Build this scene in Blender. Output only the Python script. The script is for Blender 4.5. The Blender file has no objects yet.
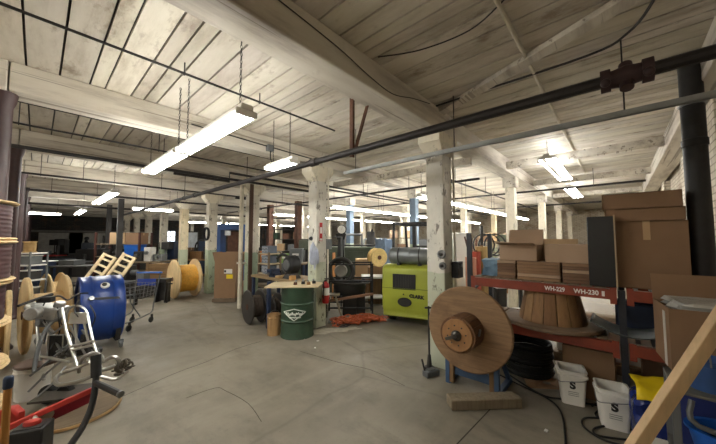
# workshop floor of an old mill
import bpy, bmesh, math, random
from mathutils import Vector, Matrix
random.seed(7)
scene = bpy.context.scene
C = scene.collection
PI = math.pi
V = Vector

# ------------------------------------------------------------------ camera
FPX, H = 289.0, 1.70
PITCH = math.radians(3.37)
YAW = math.radians(42.0)
F2 = V((math.cos(YAW), math.sin(YAW), 0)); R2 = V((math.sin(YAW), -math.cos(YAW), 0))
cf = F2 * math.cos(PITCH) + V((0, 0, 1)) * math.sin(PITCH)
cu = -F2 * math.sin(PITCH) + V((0, 0, 1)) * math.cos(PITCH)
EYE = V((0, 0, H))
cam = bpy.data.cameras.new('camera'); camo = bpy.data.objects.new('camera', cam); C.objects.link(camo)
cam.sensor_width = 36; cam.lens = 36 * FPX / 716; cam.clip_start = .05; cam.clip_end = 200
m = Matrix((R2, cu, -cf)).transposed().to_4x4(); m.translation = EYE
camo.matrix_world = m
scene.camera = camo

def ray(px, py): return R2 * ((px - 358) / FPX) + cu * ((222 - py) / FPX) + cf
def G(px, py, z=0.0):                       # pixel -> point of the horizontal plane z
    r = ray(px, py); return EYE + r * ((z - H) / r.z)
def D(px, py, d):                           # pixel -> point at depth d
    r = ray(px, py); return EYE + r * (d / r.dot(F2))
def L(px, d, z=0.0):                        # column of the picture at depth d, on the height z
    k = (px - 358) / FPX; return V((0, 0, z)) + F2 * d + R2 * (k * d)
CF = YAW - PI / 2                           # turn that faces a thing to the viewer

# ------------------------------------------------------------------ materials
def hexc(h):
    h = h.lstrip('#'); o = []
    for i in (0, 2, 4):
        c = int(h[i:i+2], 16) / 255
        o.append(c / 12.92 if c <= .04045 else ((c + .055) / 1.055) ** 2.4)
    return o
class NT:
    def __init__(s, name):
        s.m = bpy.data.materials.new(name); s.m.use_nodes = True; s.t = s.m.node_tree
        s.b = s.t.nodes['Principled BSDF']
    def n(s, kind, **kw):
        nd = s.t.nodes.new(kind)
        for k, v in kw.items(): setattr(nd, k, v)
        return nd
    def l(s, a, b): s.t.links.new(a, b)
    def noise(s, vec, scale, detail=4, rough=.6):
        nd = s.n('ShaderNodeTexNoise'); nd.inputs['Scale'].default_value = scale
        nd.inputs['Detail'].default_value = detail; nd.inputs['Roughness'].default_value = rough
        s.l(vec, nd.inputs['Vector']); return nd.outputs['Fac']
    def coords(s, scale=(1, 1, 1), which='Object'):
        tc = s.n('ShaderNodeTexCoord'); mp = s.n('ShaderNodeMapping'); mp.inputs['Scale'].default_value = scale
        s.l(tc.outputs[which], mp.inputs['Vector']); return mp.outputs['Vector']
    def ramp(s, fac, stops):
        r = s.n('ShaderNodeValToRGB'); e = r.color_ramp.elements
        while len(e) < len(stops): e.new(.5)
        for el, (p, c) in zip(e, stops):
            el.position = p; el.color = (*c, 1) if len(c) == 3 else c
        s.l(fac, r.inputs['Fac']); return r.outputs['Color']
    def mix(s, fac, a, b, mode='MIX'):
        x = s.n('ShaderNodeMix', data_type='RGBA', blend_type=mode)
        for sock, v in ((x.inputs['Factor'], fac), (x.inputs['A'], a), (x.inputs['B'], b)):
            if hasattr(v, 'links'): s.l(v, sock)
            elif isinstance(v, (int, float)): sock.default_value = v
            else: sock.default_value = (*v, 1)
        return x.outputs['Result']
    def bump(s, h, strength=.3, dist=.01):
        b = s.n('ShaderNodeBump'); b.inputs['Strength'].default_value = strength; b.inputs['Distance'].default_value = dist
        s.l(h, b.inputs['Height']); s.l(b.outputs['Normal'], s.b.inputs['Normal'])
MATS = {}
def sc3(c, k): return [min(1, x * k) for x in c]
def paint(h, rough=.55, metal=0., var=.18, scale=5., grime=0., bump=.05):
    key = ('p', h, rough, metal, var, scale, grime)
    if key in MATS: return MATS[key]
    n = NT('paint_' + h.strip('#')); c = hexc(h); v = n.coords()
    f = n.noise(v, scale)
    col = n.ramp(f, [(.3, sc3(c, 1 - var)), (.7, sc3(c, 1 + var))])
    if grime:
        g = n.ramp(n.noise(v, scale * 2.3, 6, .7), [(.5, (0, 0, 0)), (.72, (1, 1, 1))])
        col = n.mix(n.mix(grime, (0, 0, 0), g), col, hexc('#3a3026'))
    n.l(col, n.b.inputs['Base Color']); n.b.inputs['Roughness'].default_value = rough; n.b.inputs['Metallic'].default_value = metal
    if bump: n.bump(n.noise(v, scale * 8), bump, .004)
    MATS[key] = n.m; return n.m
def wood(h, rough=.7, axis='x', var=.3, scale=3.):
    key = ('w', h, rough, axis, var, scale)
    if key in MATS: return MATS[key]
    n = NT('wood_' + h.strip('#')); c = hexc(h)
    s = {'x': (.12, 1.6, 1.6), 'y': (1.6, .12, 1.6), 'z': (1.6, 1.6, .12)}[axis]
    v = n.coords(s); f = n.noise(v, scale * 6, 6, .65)
    col = n.ramp(f, [(.25, sc3(c, 1 - var)), (.5, c), (.75, sc3(c, 1 + var * .6))])
    g = n.ramp(n.noise(n.coords(), 2.2, 5, .65), [(.42, (0, 0, 0)), (.75, (1, 1, 1))])
    col = n.mix(n.mix(.45, (0, 0, 0), g), col, sc3(c, .45))
    n.l(col, n.b.inputs['Base Color']); n.b.inputs['Roughness'].default_value = rough
    n.bump(f, .25, .004); MATS[key] = n.m; return n.m
def emit(h, s):
    key = ('e', h, s)
    if key in MATS: return MATS[key]
    n = NT('glow_' + h.strip('#')); n.b.inputs['Base Color'].default_value = (.8, .8, .8, 1)
    n.b.inputs['Emission Color'].default_value = (*hexc(h), 1); n.b.inputs['Emission Strength'].default_value = s
    MATS[key] = n.m; return n.m
def crinkle(h, rough=.25):
    n = NT('crinkled_' + h.strip('#')); c = hexc(h); v = n.coords()
    vo = n.n('ShaderNodeTexVoronoi'); vo.inputs['Scale'].default_value = 11; n.l(v, vo.inputs['Vector'])
    col = n.ramp(n.noise(v, 5, 3), [(.35, sc3(c, .8)), (.7, sc3(c, 1.25))])
    n.l(col, n.b.inputs['Base Color']); n.b.inputs['Roughness'].default_value = rough
    n.bump(vo.outputs['Distance'], 1.0, .05); return n.m
def glassy(h, alpha, rough=.25):
    key = ('g', h, alpha)
    if key in MATS: return MATS[key]
    n = NT('film_' + h.strip('#')); n.b.inputs['Base Color'].default_value = (*hexc(h), 1)
    n.b.inputs['Roughness'].default_value = rough; n.b.inputs['Alpha'].default_value = alpha
    n.bump(n.noise(n.coords(), 14, 5, .7), .8, .02); MATS[key] = n.m; return n.m

def ceiling_mat():
    n = NT('painted_ceiling_boards'); at = n.n('ShaderNodeAttribute', attribute_name='tint')
    v = n.coords((1.4, .25, 1)); f = n.noise(v, 3, 6, .7)
    col = n.ramp(f, [(.30, hexc('#ada392')), (.5, hexc('#cfc9bb')), (.72, hexc('#dfdacf'))])
    st = n.ramp(n.noise(n.coords((1.2, .5, 1)), 4.5, 6, .68), [(.565, (0, 0, 0)), (.70, (1, 1, 1))])
    col = n.mix(n.mix(.65, (0, 0, 0), st), col, hexc('#75614a'))
    col = n.mix(1.0, col, at.outputs['Color'], 'MULTIPLY')
    n.l(col, n.b.inputs['Base Color']); n.b.inputs['Roughness'].default_value = .7
    n.bump(n.noise(n.coords((3, .2, 1)), 9, 5), .2, .006); return n.m
def whitewood(name, base, chip=.5, green=None, gz=1.35):
    n = NT(name); v = n.coords()
    f = n.noise(v, 2.5, 6, .65); c = hexc(base)
    col = n.ramp(f, [(.3, sc3(c, .78)), (.65, c)])
    if green:
        sp = n.n('ShaderNodeSeparateXYZ'); n.l(n.coords(), sp.inputs[0])
        ad = n.n('ShaderNodeMath', operation='MULTIPLY_ADD'); n.l(n.noise(v, 3), ad.inputs[0]); ad.inputs[1].default_value = .10; n.l(sp.outputs['Z'], ad.inputs[2])
        lt = n.n('ShaderNodeMath', operation='LESS_THAN'); n.l(ad.outputs[0], lt.inputs[0]); lt.inputs[1].default_value = gz
        col = n.mix(lt.outputs[0], col, hexc(green))
    chips = n.ramp(n.noise(n.coords((1, 1, .45)), 9, 7, .72), [(.565, (0, 0, 0)), (.62, (1, 1, 1))])
    col = n.mix(n.mix(chip, (0, 0, 0), chips), col, hexc('#4b4236'))
    cr = n.ramp(n.noise(n.coords((9, 9, .25)), 3, 4, .6), [(.62, (0, 0, 0)), (.68, (1, 1, 1))])
    col = n.mix(n.mix(.35, (0, 0, 0), cr), col, hexc('#6d6456'))
    n.l(col, n.b.inputs['Base Color']); n.b.inputs['Roughness'].default_value = .6
    n.bump(n.noise(v, 18, 5), .25, .006); return n.m
def beam_mat():
    n = NT('whitewashed_beam'); v = n.coords((.25, 1.5, 1.5))
    f = n.noise(v, 3, 6, .65)
    col = n.ramp(f, [(.32, hexc('#a0968a')), (.52, hexc('#cfc8ba')), (.75, hexc('#ddd8cb'))])
    cr = n.ramp(n.noise(n.coords((.07, 3, 3)), 4, 4, .6), [(.60, (0, 0, 0)), (.63, (1, 1, 1))])
    col = n.mix(n.mix(.6, (0, 0, 0), cr), col, hexc('#5d5142'))
    st = n.ramp(n.noise(n.coords((.6, 1, 1)), 3.3, 6, .7), [(.60, (0, 0, 0)), (.75, (1, 1, 1))])
    col = n.mix(n.mix(.45, (0, 0, 0), st), col, hexc('#806d53'))
    n.l(col, n.b.inputs['Base Color']); n.b.inputs['Roughness'].default_value = .65
    n.bump(f, .3, .01); return n.m
def floor_mat():
    n = NT('worn_concrete'); v = n.coords()
    f = n.noise(v, .55, 8, .62); col = n.ramp(f, [(.28, hexc('#676052')), (.5, hexc('#837c6e')), (.74, hexc('#989080'))])
    s = n.ramp(n.noise(n.coords((1, .45, 1)), 1.7, 8, .7), [(.50, (0, 0, 0)), (.70, (1, 1, 1))])
    col = n.mix(n.mix(.55, (0, 0, 0), s), col, hexc('#4d463b'))
    p = n.ramp(n.noise(v, 26, 4, .7), [(.62, (0, 0, 0)), (.72, (1, 1, 1))])
    col = n.mix(n.mix(.4, (0, 0, 0), p), col, hexc('#423b32'))
    vo = n.n('ShaderNodeTexVoronoi', feature='DISTANCE_TO_EDGE'); vo.inputs['Scale'].default_value = .33
    w = n.n('ShaderNodeMix', data_type='VECTOR'); w.inputs['Factor'].default_value = .12
    nz = n.n('ShaderNodeTexNoise'); nz.inputs['Scale'].default_value = 2.2; nz.inputs['Detail'].default_value = 5; n.l(v, nz.inputs['Vector'])
    n.l(v, w.inputs[4]); n.l(nz.outputs['Color'], w.inputs[5]); n.l(w.outputs[1], vo.inputs['Vector'])
    k = n.ramp(vo.outputs['Distance'], [(.0, (1, 1, 1)), (.008, (0, 0, 0))])
    col = n.mix(n.mix(.25, (0, 0, 0), k), col, hexc('#3b342b'))
    sm = n.ramp(n.noise(n.coords((.35, 1.6, 1)), 1.2, 6, .6), [(.52, (0, 0, 0)), (.72, (1, 1, 1))])
    col = n.mix(n.mix(.35, (0, 0, 0), sm), col, hexc('#a09a8b'))
    n.l(col, n.b.inputs['Base Color'])
    rr = n.ramp(n.noise(v, 1.3, 6), [(.3, (.42, .42, .42)), (.7, (.75, .75, .75))]); n.l(rr, n.b.inputs['Roughness'])
    n.bump(n.noise(v, 12, 6), .15, .006); return n.m
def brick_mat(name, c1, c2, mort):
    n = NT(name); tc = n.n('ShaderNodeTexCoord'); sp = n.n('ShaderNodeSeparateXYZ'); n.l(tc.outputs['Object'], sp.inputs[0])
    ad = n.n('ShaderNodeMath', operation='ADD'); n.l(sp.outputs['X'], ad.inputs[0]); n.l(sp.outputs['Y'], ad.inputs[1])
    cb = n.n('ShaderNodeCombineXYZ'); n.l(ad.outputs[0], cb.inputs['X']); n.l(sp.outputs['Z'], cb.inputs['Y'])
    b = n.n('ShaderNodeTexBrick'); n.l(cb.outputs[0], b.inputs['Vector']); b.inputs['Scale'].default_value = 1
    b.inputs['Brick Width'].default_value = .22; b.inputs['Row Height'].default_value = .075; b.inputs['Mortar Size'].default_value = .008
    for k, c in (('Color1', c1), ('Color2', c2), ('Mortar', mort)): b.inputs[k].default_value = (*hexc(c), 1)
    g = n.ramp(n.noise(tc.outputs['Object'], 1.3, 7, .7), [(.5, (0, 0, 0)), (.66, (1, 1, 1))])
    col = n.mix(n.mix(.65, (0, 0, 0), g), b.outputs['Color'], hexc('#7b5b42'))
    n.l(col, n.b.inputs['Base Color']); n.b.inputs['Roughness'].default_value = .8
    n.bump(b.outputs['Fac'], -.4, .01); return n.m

M_CEIL = ceiling_mat(); M_BEAM = beam_mat(); M_FLOOR = floor_mat()
M_BRICK = brick_mat('whitewashed_brick', '#d8d0c0', '#c5baa6', '#9f9482')
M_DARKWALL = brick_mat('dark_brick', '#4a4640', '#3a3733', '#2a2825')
M_COLW = whitewood('column_white', '#dedbd0', .75, '#bcc2ad', 1.3)
M_COLG = whitewood('column_white_green', '#d6cfbd', .7, '#9dac92', 1.4)
M_COLC = whitewood('column_cream', '#e0d2b0', .4, '#b3ba9f', 1.35)
M_COLB = whitewood('column_blue', '#7c8fa3', .4, '#b7c5b0', 1.6)
M_COLP = whitewood('column_pale', '#e6dec9', .35)
M_IRON = paint('#3a2322', .5, 0, .25, 6, .3)
PLY = wood('#d9bd8c', .7, 'z'); PLYX = wood('#d9bd8c', .7, 'x'); PINE = wood('#c9a673', .6, 'x')
OLDW = wood('#8a643c', .75, 'z', .35); OLDW2 = wood('#7d6040', .75, 'z', .4); GREYW = wood('#7a6a55', .8, 'x', .4)
CARD = paint('#8c6e52', .8, 0, .08, 2.5); CARDL = paint('#bd9f79', .8, 0, .08, 2.5); CARDD = paint('#745943', .8, 0, .1, 2.5)
CARDP = paint('#ab9178', .8, 0, .08, 2.5)
BLACK = paint('#1b1b1c', .5, 0, .2, 6); BLACKR = paint('#161616', .7, 0, .2, 9); DARK = paint('#2c2a28', .6, 0, .3, 4, .2)
STEEL = paint('#8d8f90', .35, .9, .15, 5); CHROME = paint('#b4b4b0', .28, .8, .1, 4); GREYM = paint('#6c6f70', .5, .3, .2, 4)
PIPEB = paint('#2b2828', .5, .2, .2, 8); GALV = paint('#a4a8a8', .4, .6, .12, 6); RUST = paint('#5a3a2a', .7, .1, .3, 7)
WHITE = paint('#e6e4de', .5, 0, .05, 4); WHITEP = paint('#d9d7d0', .5, 0, .08, 4); PIPEW = paint('#c4bdab', .6, 0, .15, 7)
RACKR = paint('#84361f', .55, 0, .15, 4, .3); RACKB = paint('#20242d', .5, 0, .15, 5)
RED = paint('#b22320', .4, 0, .12, 4); REDF = paint('#b5332a', .45, 0, .15, 4, .1)
BLUE = paint('#123a85', .38, 0, .15, 3, .12); BLUED = paint('#26344f', .5, 0, .2, 5); BLUES = paint('#3f5878', .5, .1, .2, 6, .15)
BLUEB = paint('#1d63c4', .4, 0, .08, 4); BLUEM = paint('#2c4f86', .5, 0, .2, 3)
LIME = paint('#a5ae3c', .4, 0, .06, 2.5); DGREEN = paint('#314936', .5, 0, .2, 4, .4); OLIVE = paint('#4c5445', .6, .1, .2, 3, .2)
YEL = paint('#e8b64c', .55, 0, .15, 20); YELB = paint('#f0d21c', .5, 0, .05, 4); ORANGE = paint('#b95f3a', .6, 0, .25, 9)
MAROON = paint('#3f2324', .45, 0, .2, 10)
GLOW = emit('#f6f4ee', 26.0); GLOWS = emit('#f3f4f5', 13.0)

# ------------------------------------------------------------------ mesh helpers
def frame_from(d):
    d = V(d).normalized(); a = V((0, 0, 1)) if abs(d.z) < .9 else V((1, 0, 0))
    x = d.cross(a).normalized(); y = d.cross(x).normalized(); return x, y, d
class MB:
    def __init__(s): s.bm = bmesh.new()
    def box(s, c, size, rz=0, M=None):
        hx, hy, hz = [q / 2 for q in size]
        vs = [V((a, b, d)) for a in (-hx, hx) for b in (-hy, hy) for d in (-hz, hz)]
        T = (Matrix.Translation(V(c)) @ Matrix.Rotation(rz, 4, 'Z')) if M is None else M
        vs = [s.bm.verts.new(T @ v) for v in vs]
        return [s.bm.faces.new([vs[i] for i in q]) for q in ((0, 1, 3, 2), (4, 6, 7, 5), (0, 4, 5, 1), (2, 3, 7, 6), (0, 2, 6, 4), (1, 5, 7, 3))]
    def bar(s, p0, p1, w, h, roll=0):              # rectangular bar between two points
        p0, p1 = V(p0), V(p1); d = p1 - p0; x, y, z = frame_from(d)
        if abs(d.normalized().z) < .9:
            y = V((0, 0, 1)) - z * z.z; y.normalize(); x = y.cross(z)
        if roll: Q = Matrix.Rotation(roll, 3, z); x = Q @ x; y = Q @ y
        M = Matrix((x, y, z)).transposed().to_4x4(); M.translation = (p0 + p1) / 2
        return s.box(None, (w, h, d.length), M=M)
    def cyl(s, p0, p1, r0, r1=None, n=16, cap=True):
        r1 = r0 if r1 is None else r1; p0, p1 = V(p0), V(p1); x, y, z = frame_from(p1 - p0)
        A = []; B = []
        for i in range(n):
            a = 2 * PI * i / n; q = x * math.cos(a) + y * math.sin(a)
            A.append(s.bm.verts.new(p0 + q * r0)); B.append(s.bm.verts.new(p1 + q * r1))
        for i in range(n):
            j = (i + 1) % n; s.bm.faces.new((A[i], A[j], B[j], B[i]))
        if cap: s.bm.faces.new(A[::-1]); s.bm.faces.new(B)
    def tube(s, pts, r, n=8, closed=False):
        pts = [V(p) for p in pts]; N = len(pts); rings = []; px = None
        rr = r if isinstance(r, (list, tuple)) else [r] * N
        for i, p in enumerate(pts):
            a = pts[(i - 1) % N] if (closed or i) else p; b = pts[(i + 1) % N] if (closed or i < N - 1) else p
            d = (b - a).normalized()
            if px is None: px, _, _ = frame_from(d)
            px = (px - d * px.dot(d))
            if px.length < 1e-5: px, _, _ = frame_from(d)
            px.normalize(); py = d.cross(px)
            rings.append([s.bm.verts.new(p + (px * math.cos(2*PI*k/n) + py * math.sin(2*PI*k/n)) * rr[i]) for k in range(n)])
        for i in range(N if closed else N - 1):
            A, B = rings[i], rings[(i + 1) % N]
            for k in range(n):
                l = (k + 1) % n; s.bm.faces.new((A[k], A[l], B[l], B[k]))
        if not closed: s.bm.faces.new(rings[0][::-1]); s.bm.faces.new(rings[-1])
    def lathe(s, prof, M=None, n=28, closed=False):
        M = M or Matrix(); rings = []
        for (r, z) in prof:
            rings.append([s.bm.verts.new(M @ V((max(r, 1e-4) * math.cos(2*PI*k/n), max(r, 1e-4) * math.sin(2*PI*k/n), z))) for k in range(n)])
        for i in range(len(rings) - (0 if closed else 1)):
            A, B = rings[i], rings[(i + 1) % len(rings)]
            for k in range(n):
                l = (k + 1) % n; s.bm.faces.new((A[k], A[l], B[l], B[k]))
        if not closed: s.bm.faces.new(rings[0][::-1]); s.bm.faces.new(rings[-1])
    def prism(s, pts, z0, z1, M=None):
        M = M or Matrix(); A = [s.bm.verts.new(M @ V((x, y, z0))) for x, y in pts]; B = [s.bm.verts.new(M @ V((x, y, z1))) for x, y in pts]
        s.bm.faces.new(A[::-1]); s.bm.faces.new(B)
        for i in range(len(A)):
            j = (i + 1) % len(A); s.bm.faces.new((A[i], A[j], B[j], B[i]))
    def frus(s, c, a, b, z0, z1):                  # square frustum
        A = [s.bm.verts.new((c[0] + x * a[0], c[1] + y * a[1], z0)) for x, y in ((-1,-1),(1,-1),(1,1),(-1,1))]
        B = [s.bm.verts.new((c[0] + x * b[0], c[1] + y * b[1], z1)) for x, y in ((-1,-1),(1,-1),(1,1),(-1,1))]
        s.bm.faces.new(A[::-1]); s.bm.faces.new(B)
        for i in range(4): s.bm.faces.new((A[i], A[(i+1)%4], B[(i+1)%4], B[i]))
    def ball(s, c, r, sc=(1, 1, 1), seg=12):
        M = Matrix.Translation(V(c)) @ Matrix.Diagonal((*sc, 1))
        bmesh.ops.create_uvsphere(s.bm, u_segments=seg, v_segments=max(6, seg // 2), radius=r, matrix=M)
    def lump(s, c, size, amp=.1, seed=0, sub=3):   # soft irregular bundle
        rnd = random.Random(seed)
        r = bmesh.ops.create_cube(s.bm, size=1); vs = r['verts']
        es = list({e for v in vs for e in v.link_edges})
        bmesh.ops.subdivide_edges(s.bm, edges=es, cuts=sub, use_grid_fill=True)
        vs = [v for v in s.bm.verts if v.is_valid and max(abs(v.co.x), abs(v.co.y), abs(v.co.z)) <= .5001 and not v.tag]
        for v in vs:
            q = v.co * 2; l = max(q.length, .01); k = .72 + .28 / l * 1.0
            v.co = V((v.co.x * (k + rnd.uniform(-amp, amp)) * size[0], v.co.y * (k + rnd.uniform(-amp, amp)) * size[1], (v.co.z) * (.9 + rnd.uniform(-amp, amp)) * size[2] if v.co.z > -.45 else v.co.z * size[2]))
            v.co += V(c); v.tag = True
    def build(s, name, mat, parent=None, bev=0, kind=None, label=None):
        me = bpy.data.meshes.new(name); bmesh.ops.recalc_face_normals(s.bm, faces=s.bm.faces)
        for f in s.bm.faces: f.smooth = True
        for e in s.bm.edges:
            if len(e.link_faces) == 2 and e.calc_face_angle(0) > .6: e.smooth = False
        s.bm.to_mesh(me); s.bm.free(); me.materials.append(mat)
        o = bpy.data.objects.new(name, me); C.objects.link(o)
        if parent is not None: o.parent = parent
        if bev:
            b = o.modifiers.new('edge', 'BEVEL'); b.width = bev; b.segments = 2; b.limit_method = 'ANGLE'
        if kind: o['kind'] = kind
        if label: o['label'] = label
        return o
def thing(name, label, cat, loc=(0, 0, 0), rz=0, group=None, rot=None):
    o = bpy.data.objects.new(name, None); C.objects.link(o); o.empty_display_size = .1
    o.location = loc; o.rotation_euler = rot if rot else (0, 0, rz)
    o['label'] = label; o['category'] = cat
    if group: o['group'] = group
    return o
def tag(o, label, cat, group=None):
    o['label'] = label; o['category'] = cat
    if group: o['group'] = group
    return o
def struct(o, label=None, cat=None):
    o['kind'] = 'structure'
    if label: o['label'] = label
    if cat: o['category'] = cat
    return o
def copy_tree(o, loc=None, rz=None, label=None, group=None, parent=None):
    c = o.copy(); C.objects.link(c)
    if parent is not None: c.parent = parent
    if loc is not None: c.location = loc
    if rz is not None: c.rotation_euler = (0, 0, rz)
    if label: c['label'] = label
    if group: c['group'] = group
    for ch in list(o.children): copy_tree(ch, parent=c)
    return c
def text(body, size, M, mat, parent, name='lettering', ext=.0008, ax='LEFT', sx=1.0, off=0.0):
    cu_ = bpy.data.curves.new(name, 'FONT'); cu_.body = body; cu_.size = size; cu_.extrude = ext; cu_.align_x = ax; cu_.align_y = 'CENTER'
    cu_.offset = off; tmp = bpy.data.objects.new(name, cu_); C.objects.link(tmp); bpy.context.view_layer.update()
    me = bpy.data.meshes.new_from_object(tmp.evaluated_get(bpy.context.evaluated_depsgraph_get()))
    bpy.data.objects.remove(tmp); me.materials.clear(); me.materials.append(mat)
    o = bpy.data.objects.new(name, me); C.objects.link(o); o.parent = parent
    o.matrix_local = M @ Matrix.Diagonal((sx, 1, 1, 1)); return o
def circ(c, R, n=28, ax='z', ph=0, a0=0, a1=2*PI, ry=None):
    ry = ry or R; o = []; full = abs(a1 - a0 - 2*PI) < 1e-6
    for i in range(n if full else n + 1):
        a = a0 + (a1 - a0) * i / n; u, w = R * math.cos(a), ry * math.sin(a)
        o.append(V(c) + V({'z': (u, w, 0), 'x': (0, u, w), 'y': (u, 0, w)}[ax]))
    return o
def smooth_pts(p, k=4):                              # Catmull-Rom through points
    p = [V(q) for q in p]; o = []
    for i in range(len(p) - 1):
        a = p[max(i-1, 0)]; b = p[i]; c = p[i+1]; d = p[min(i+2, len(p)-1)]
        for j in range(k):
            t = j / k; o.append(.5 * ((2*b) + (c - a)*t + (2*a - 5*b + 4*c - d)*t*t + (3*b - a - 3*c + d)*t**3))
    return o + [p[-1]]
AX = Matrix.Rotation(PI/2, 4, 'Y')                   # lathe z -> +x
AXY = Matrix.Rotation(-PI/2, 4, 'X')                 # lathe z -> +y

# ------------------------------------------------------------------ the building
X0, SX, Y0, SY = 3.75, 3.70, 1.85, 2.62
XA, XB, YA, YB = -4.6, 21.5, -1.0, 27.0
ZB, ZC = 3.14, 3.43
b = MB(); b.box(((XA+XB)/2, (YA+YB)/2, -.06), (XB-XA+.4, YB-YA+.4, .12)); fo = struct(b.build('floor', M_FLOOR))
b = MB(); tl = b.bm.loops.layers.float_color.new('tint'); x = XA
while x < XB:
    w = random.choice((.13, .13, .235, .235, .235, .18)); w = min(w, XB - x)
    t = random.uniform(.82, 1.06); tint = (t, t * random.uniform(.97, 1.0), t * random.uniform(.93, 1.0), 1)
    for f in b.box((x + w/2, (YA+YB)/2, ZC + .015), (w - .017, YB - YA, .03)):
        for lp in f.loops: lp[tl] = tint
    x += w
ce = struct(b.build('ceiling', M_CEIL))
b = MB(); b.box(((XA+XB)/2, (YA+YB)/2, ZC + .1), (XB-XA+.4, YB-YA+.4, .1)); b.build('roof_deck', DARK, ce, kind='structure')
b = MB(); b.box(((XA+XB)/2, YA - .15, 1.75), (XB-XA+.6, .3, 3.6)); wr = struct(b.build('wall_right', M_BRICK))
b = MB(); b.box((XB + .15, (YA+YB)/2, 1.75), (.3, YB-YA, 3.6)); struct(b.build('wall_back', M_BRICK))
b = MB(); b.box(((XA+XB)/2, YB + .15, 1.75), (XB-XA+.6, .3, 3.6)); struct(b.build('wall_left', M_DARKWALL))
b = MB(); b.box((XA - .15, (YA+YB)/2, 1.75), (.3, YB-YA, 3.6)); struct(b.build('wall_front', M_BRICK))
nrow = 11
for j in range(-1, nrow):
    y = Y0 + SY * j; b = MB()
    if j == -1: b.box(((XA+XB)/2, y, (ZB+ZC)/2), (XB-XA, .30, ZC-ZB))
    else:
        xs = [XA, -.25] + [X0 + SX*i for i in range(5)] + [XB]
        for i in range(len(xs)-1):
            dz = random.uniform(-.008, .008); dy = random.uniform(-.012, .012)
            b.box(((xs[i]+xs[i+1])/2, y + dy, (ZB+ZC)/2 + dz/2), (xs[i+1]-xs[i] - .012, .30, ZC-ZB-dz))
    struct(b.build('trim_ceiling_beam', M_BEAM, bev=.012))
def column(x, y, mat, hw=.13, big=True):
    b = MB(); b.box((0, 0, 1.45), (2*hw, 2*hw, 2.9))
    o = struct(b.build('column', mat, bev=.015)); o.location = (x, y, 0)
    b = MB()
    if big: b.frus((0, 0), (hw + .005, hw + .005), (.27, .16), 2.84, 3.0); b.box((0, 0, (3.0+ZB)/2), (.56, .32, ZB-3.0))
    else: b.box((0, 0, (2.9+ZB)/2), (.28, .28, ZB-2.9))
    b.build('capital', M_COLP if big else M_BEAM, o, kind='structure', bev=.008); return o
cols = {}
for i in range(5):
    for j in range(0, 9):
        m_ = M_COLW if (i == 0 and j < 2) else M_COLG if i == 0 else M_COLP
        if (i, j) in ((1, 1), (1, 2)): m_ = M_COLB
        if (i, j) in ((0, 4), (3, 1)): m_ = M_COLC
        if i == 1 and j > 2: m_ = M_COLG
        hw = .13 if i == 0 else .10
        cols[i, j] = column(X0 + SX*i, Y0 + SY*j, m_, hw, i == 0)
for j in range(1, 9):                                   # round iron posts of the left row
    b = MB(); b.lathe([(.13, 0), (.13, .04), (.10, .08), (.09, .1), (.09, 3.0), (.11, 3.06), (.12, ZB)], n=24)
    o = struct(b.build('column', M_IRON)); o.location = (-.3, Y0 + SY*j, 0)
for j in range(4, 6):                                   # dark posts deep in the hall
    b = MB(); b.box((0, 0, ZB/2), (.16, .16, ZB)); o = struct(b.build('column', DARK)); o.location = (1.9 + .02*j, Y0 + SY*j + .9, 0)
# pilasters, beam ends and window on the right wall
for k, xx in enumerate((4.9, 7.5, 10.6, 14.5)):
    b = MB(); b.box((xx, YA + .06, 1.57), (.45, .12, 3.14)); struct(b.build('trim_pilaster', M_BRICK, bev=.01))
# brick return beside the black standpipe
b = MB(); b.box((4.75, YA + .12, 1.6), (.5, .24, 3.2)); struct(b.build('trim_brick_pier', M_BRICK, bev=.03))
# far wall openings seen from the hall
def window(n, c, w, h, face, mull=3):
    ax = (w, .08, h) if face == 'y' else (.08, w, h)
    t = bpy.data.objects.new('window_%d' % n, None); C.objects.link(t); t.location = c; t['kind'] = 'structure'
    b = MB(); b.box((0, 0, 0), (ax[0] * .98, ax[1] * .4, h * .98)); b.build('pane', emit('#dfe8f2', 1.6), t, kind='structure')
    b = MB()
    for k in range(mull + 1):
        u = -w/2 + w * k / mull; b.box((u, -.03, 0) if face == 'y' else (-.03, u, 0), (.05, .06, h) if face == 'y' else (.06, .05, h))
    for k in range(3):
        z = -h/2 + h * k / 2; b.box((0, -.03, z) if face == 'y' else (-.03, 0, z), (w + .05, .06, .05) if face == 'y' else (.06, w + .05, .05))
    b.build('window_frame', DARK, t, kind='structure')
window(1, L(168, 23.2, 1.9) , 1.1, .9, 'y'); 
bpy.data.objects['window_1'].location.y = YB - .04
# partition panels in the dark far end
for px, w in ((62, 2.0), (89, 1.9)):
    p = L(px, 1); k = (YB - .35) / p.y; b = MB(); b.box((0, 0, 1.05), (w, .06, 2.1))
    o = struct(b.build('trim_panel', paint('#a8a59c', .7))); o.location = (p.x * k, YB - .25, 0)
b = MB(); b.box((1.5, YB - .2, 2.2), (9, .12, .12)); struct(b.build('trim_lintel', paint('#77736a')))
# diagonal plank nailed under the ceiling, white joists and timbers
def plank_between(p0, p1, w, h, mat, label, nm='timber', cat='timber'):
    b = MB(); b.bar(p0, p1, w, h); return tag(b.build(nm, mat, bev=.004), label, cat)
plank_between(G(440, 113, ZC-.035), G(640, -8, ZC-.035), .13, .05, M_BEAM, 'whitewashed brace plank nailed diagonally under the ceiling boards')
plank_between((5.1, 1.9, 3.08), (5.1, 5.4, 3.08), .13, .13, M_BEAM, 'white square timber slung under the beams behind the front column')
for k, xx in enumerate((6.6, 9.2, 12.4)):
    plank_between((xx, -.6, 3.25), (xx, 1.7, 3.25), .12, .14, M_BEAM, ['white joist crossing the bay right of the front column, nearest one', 'middle white joist of the right bay beyond the strip lights', 'farthest white joist of the right bay near the back wall'][k], 'joist', 'joist')

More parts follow.
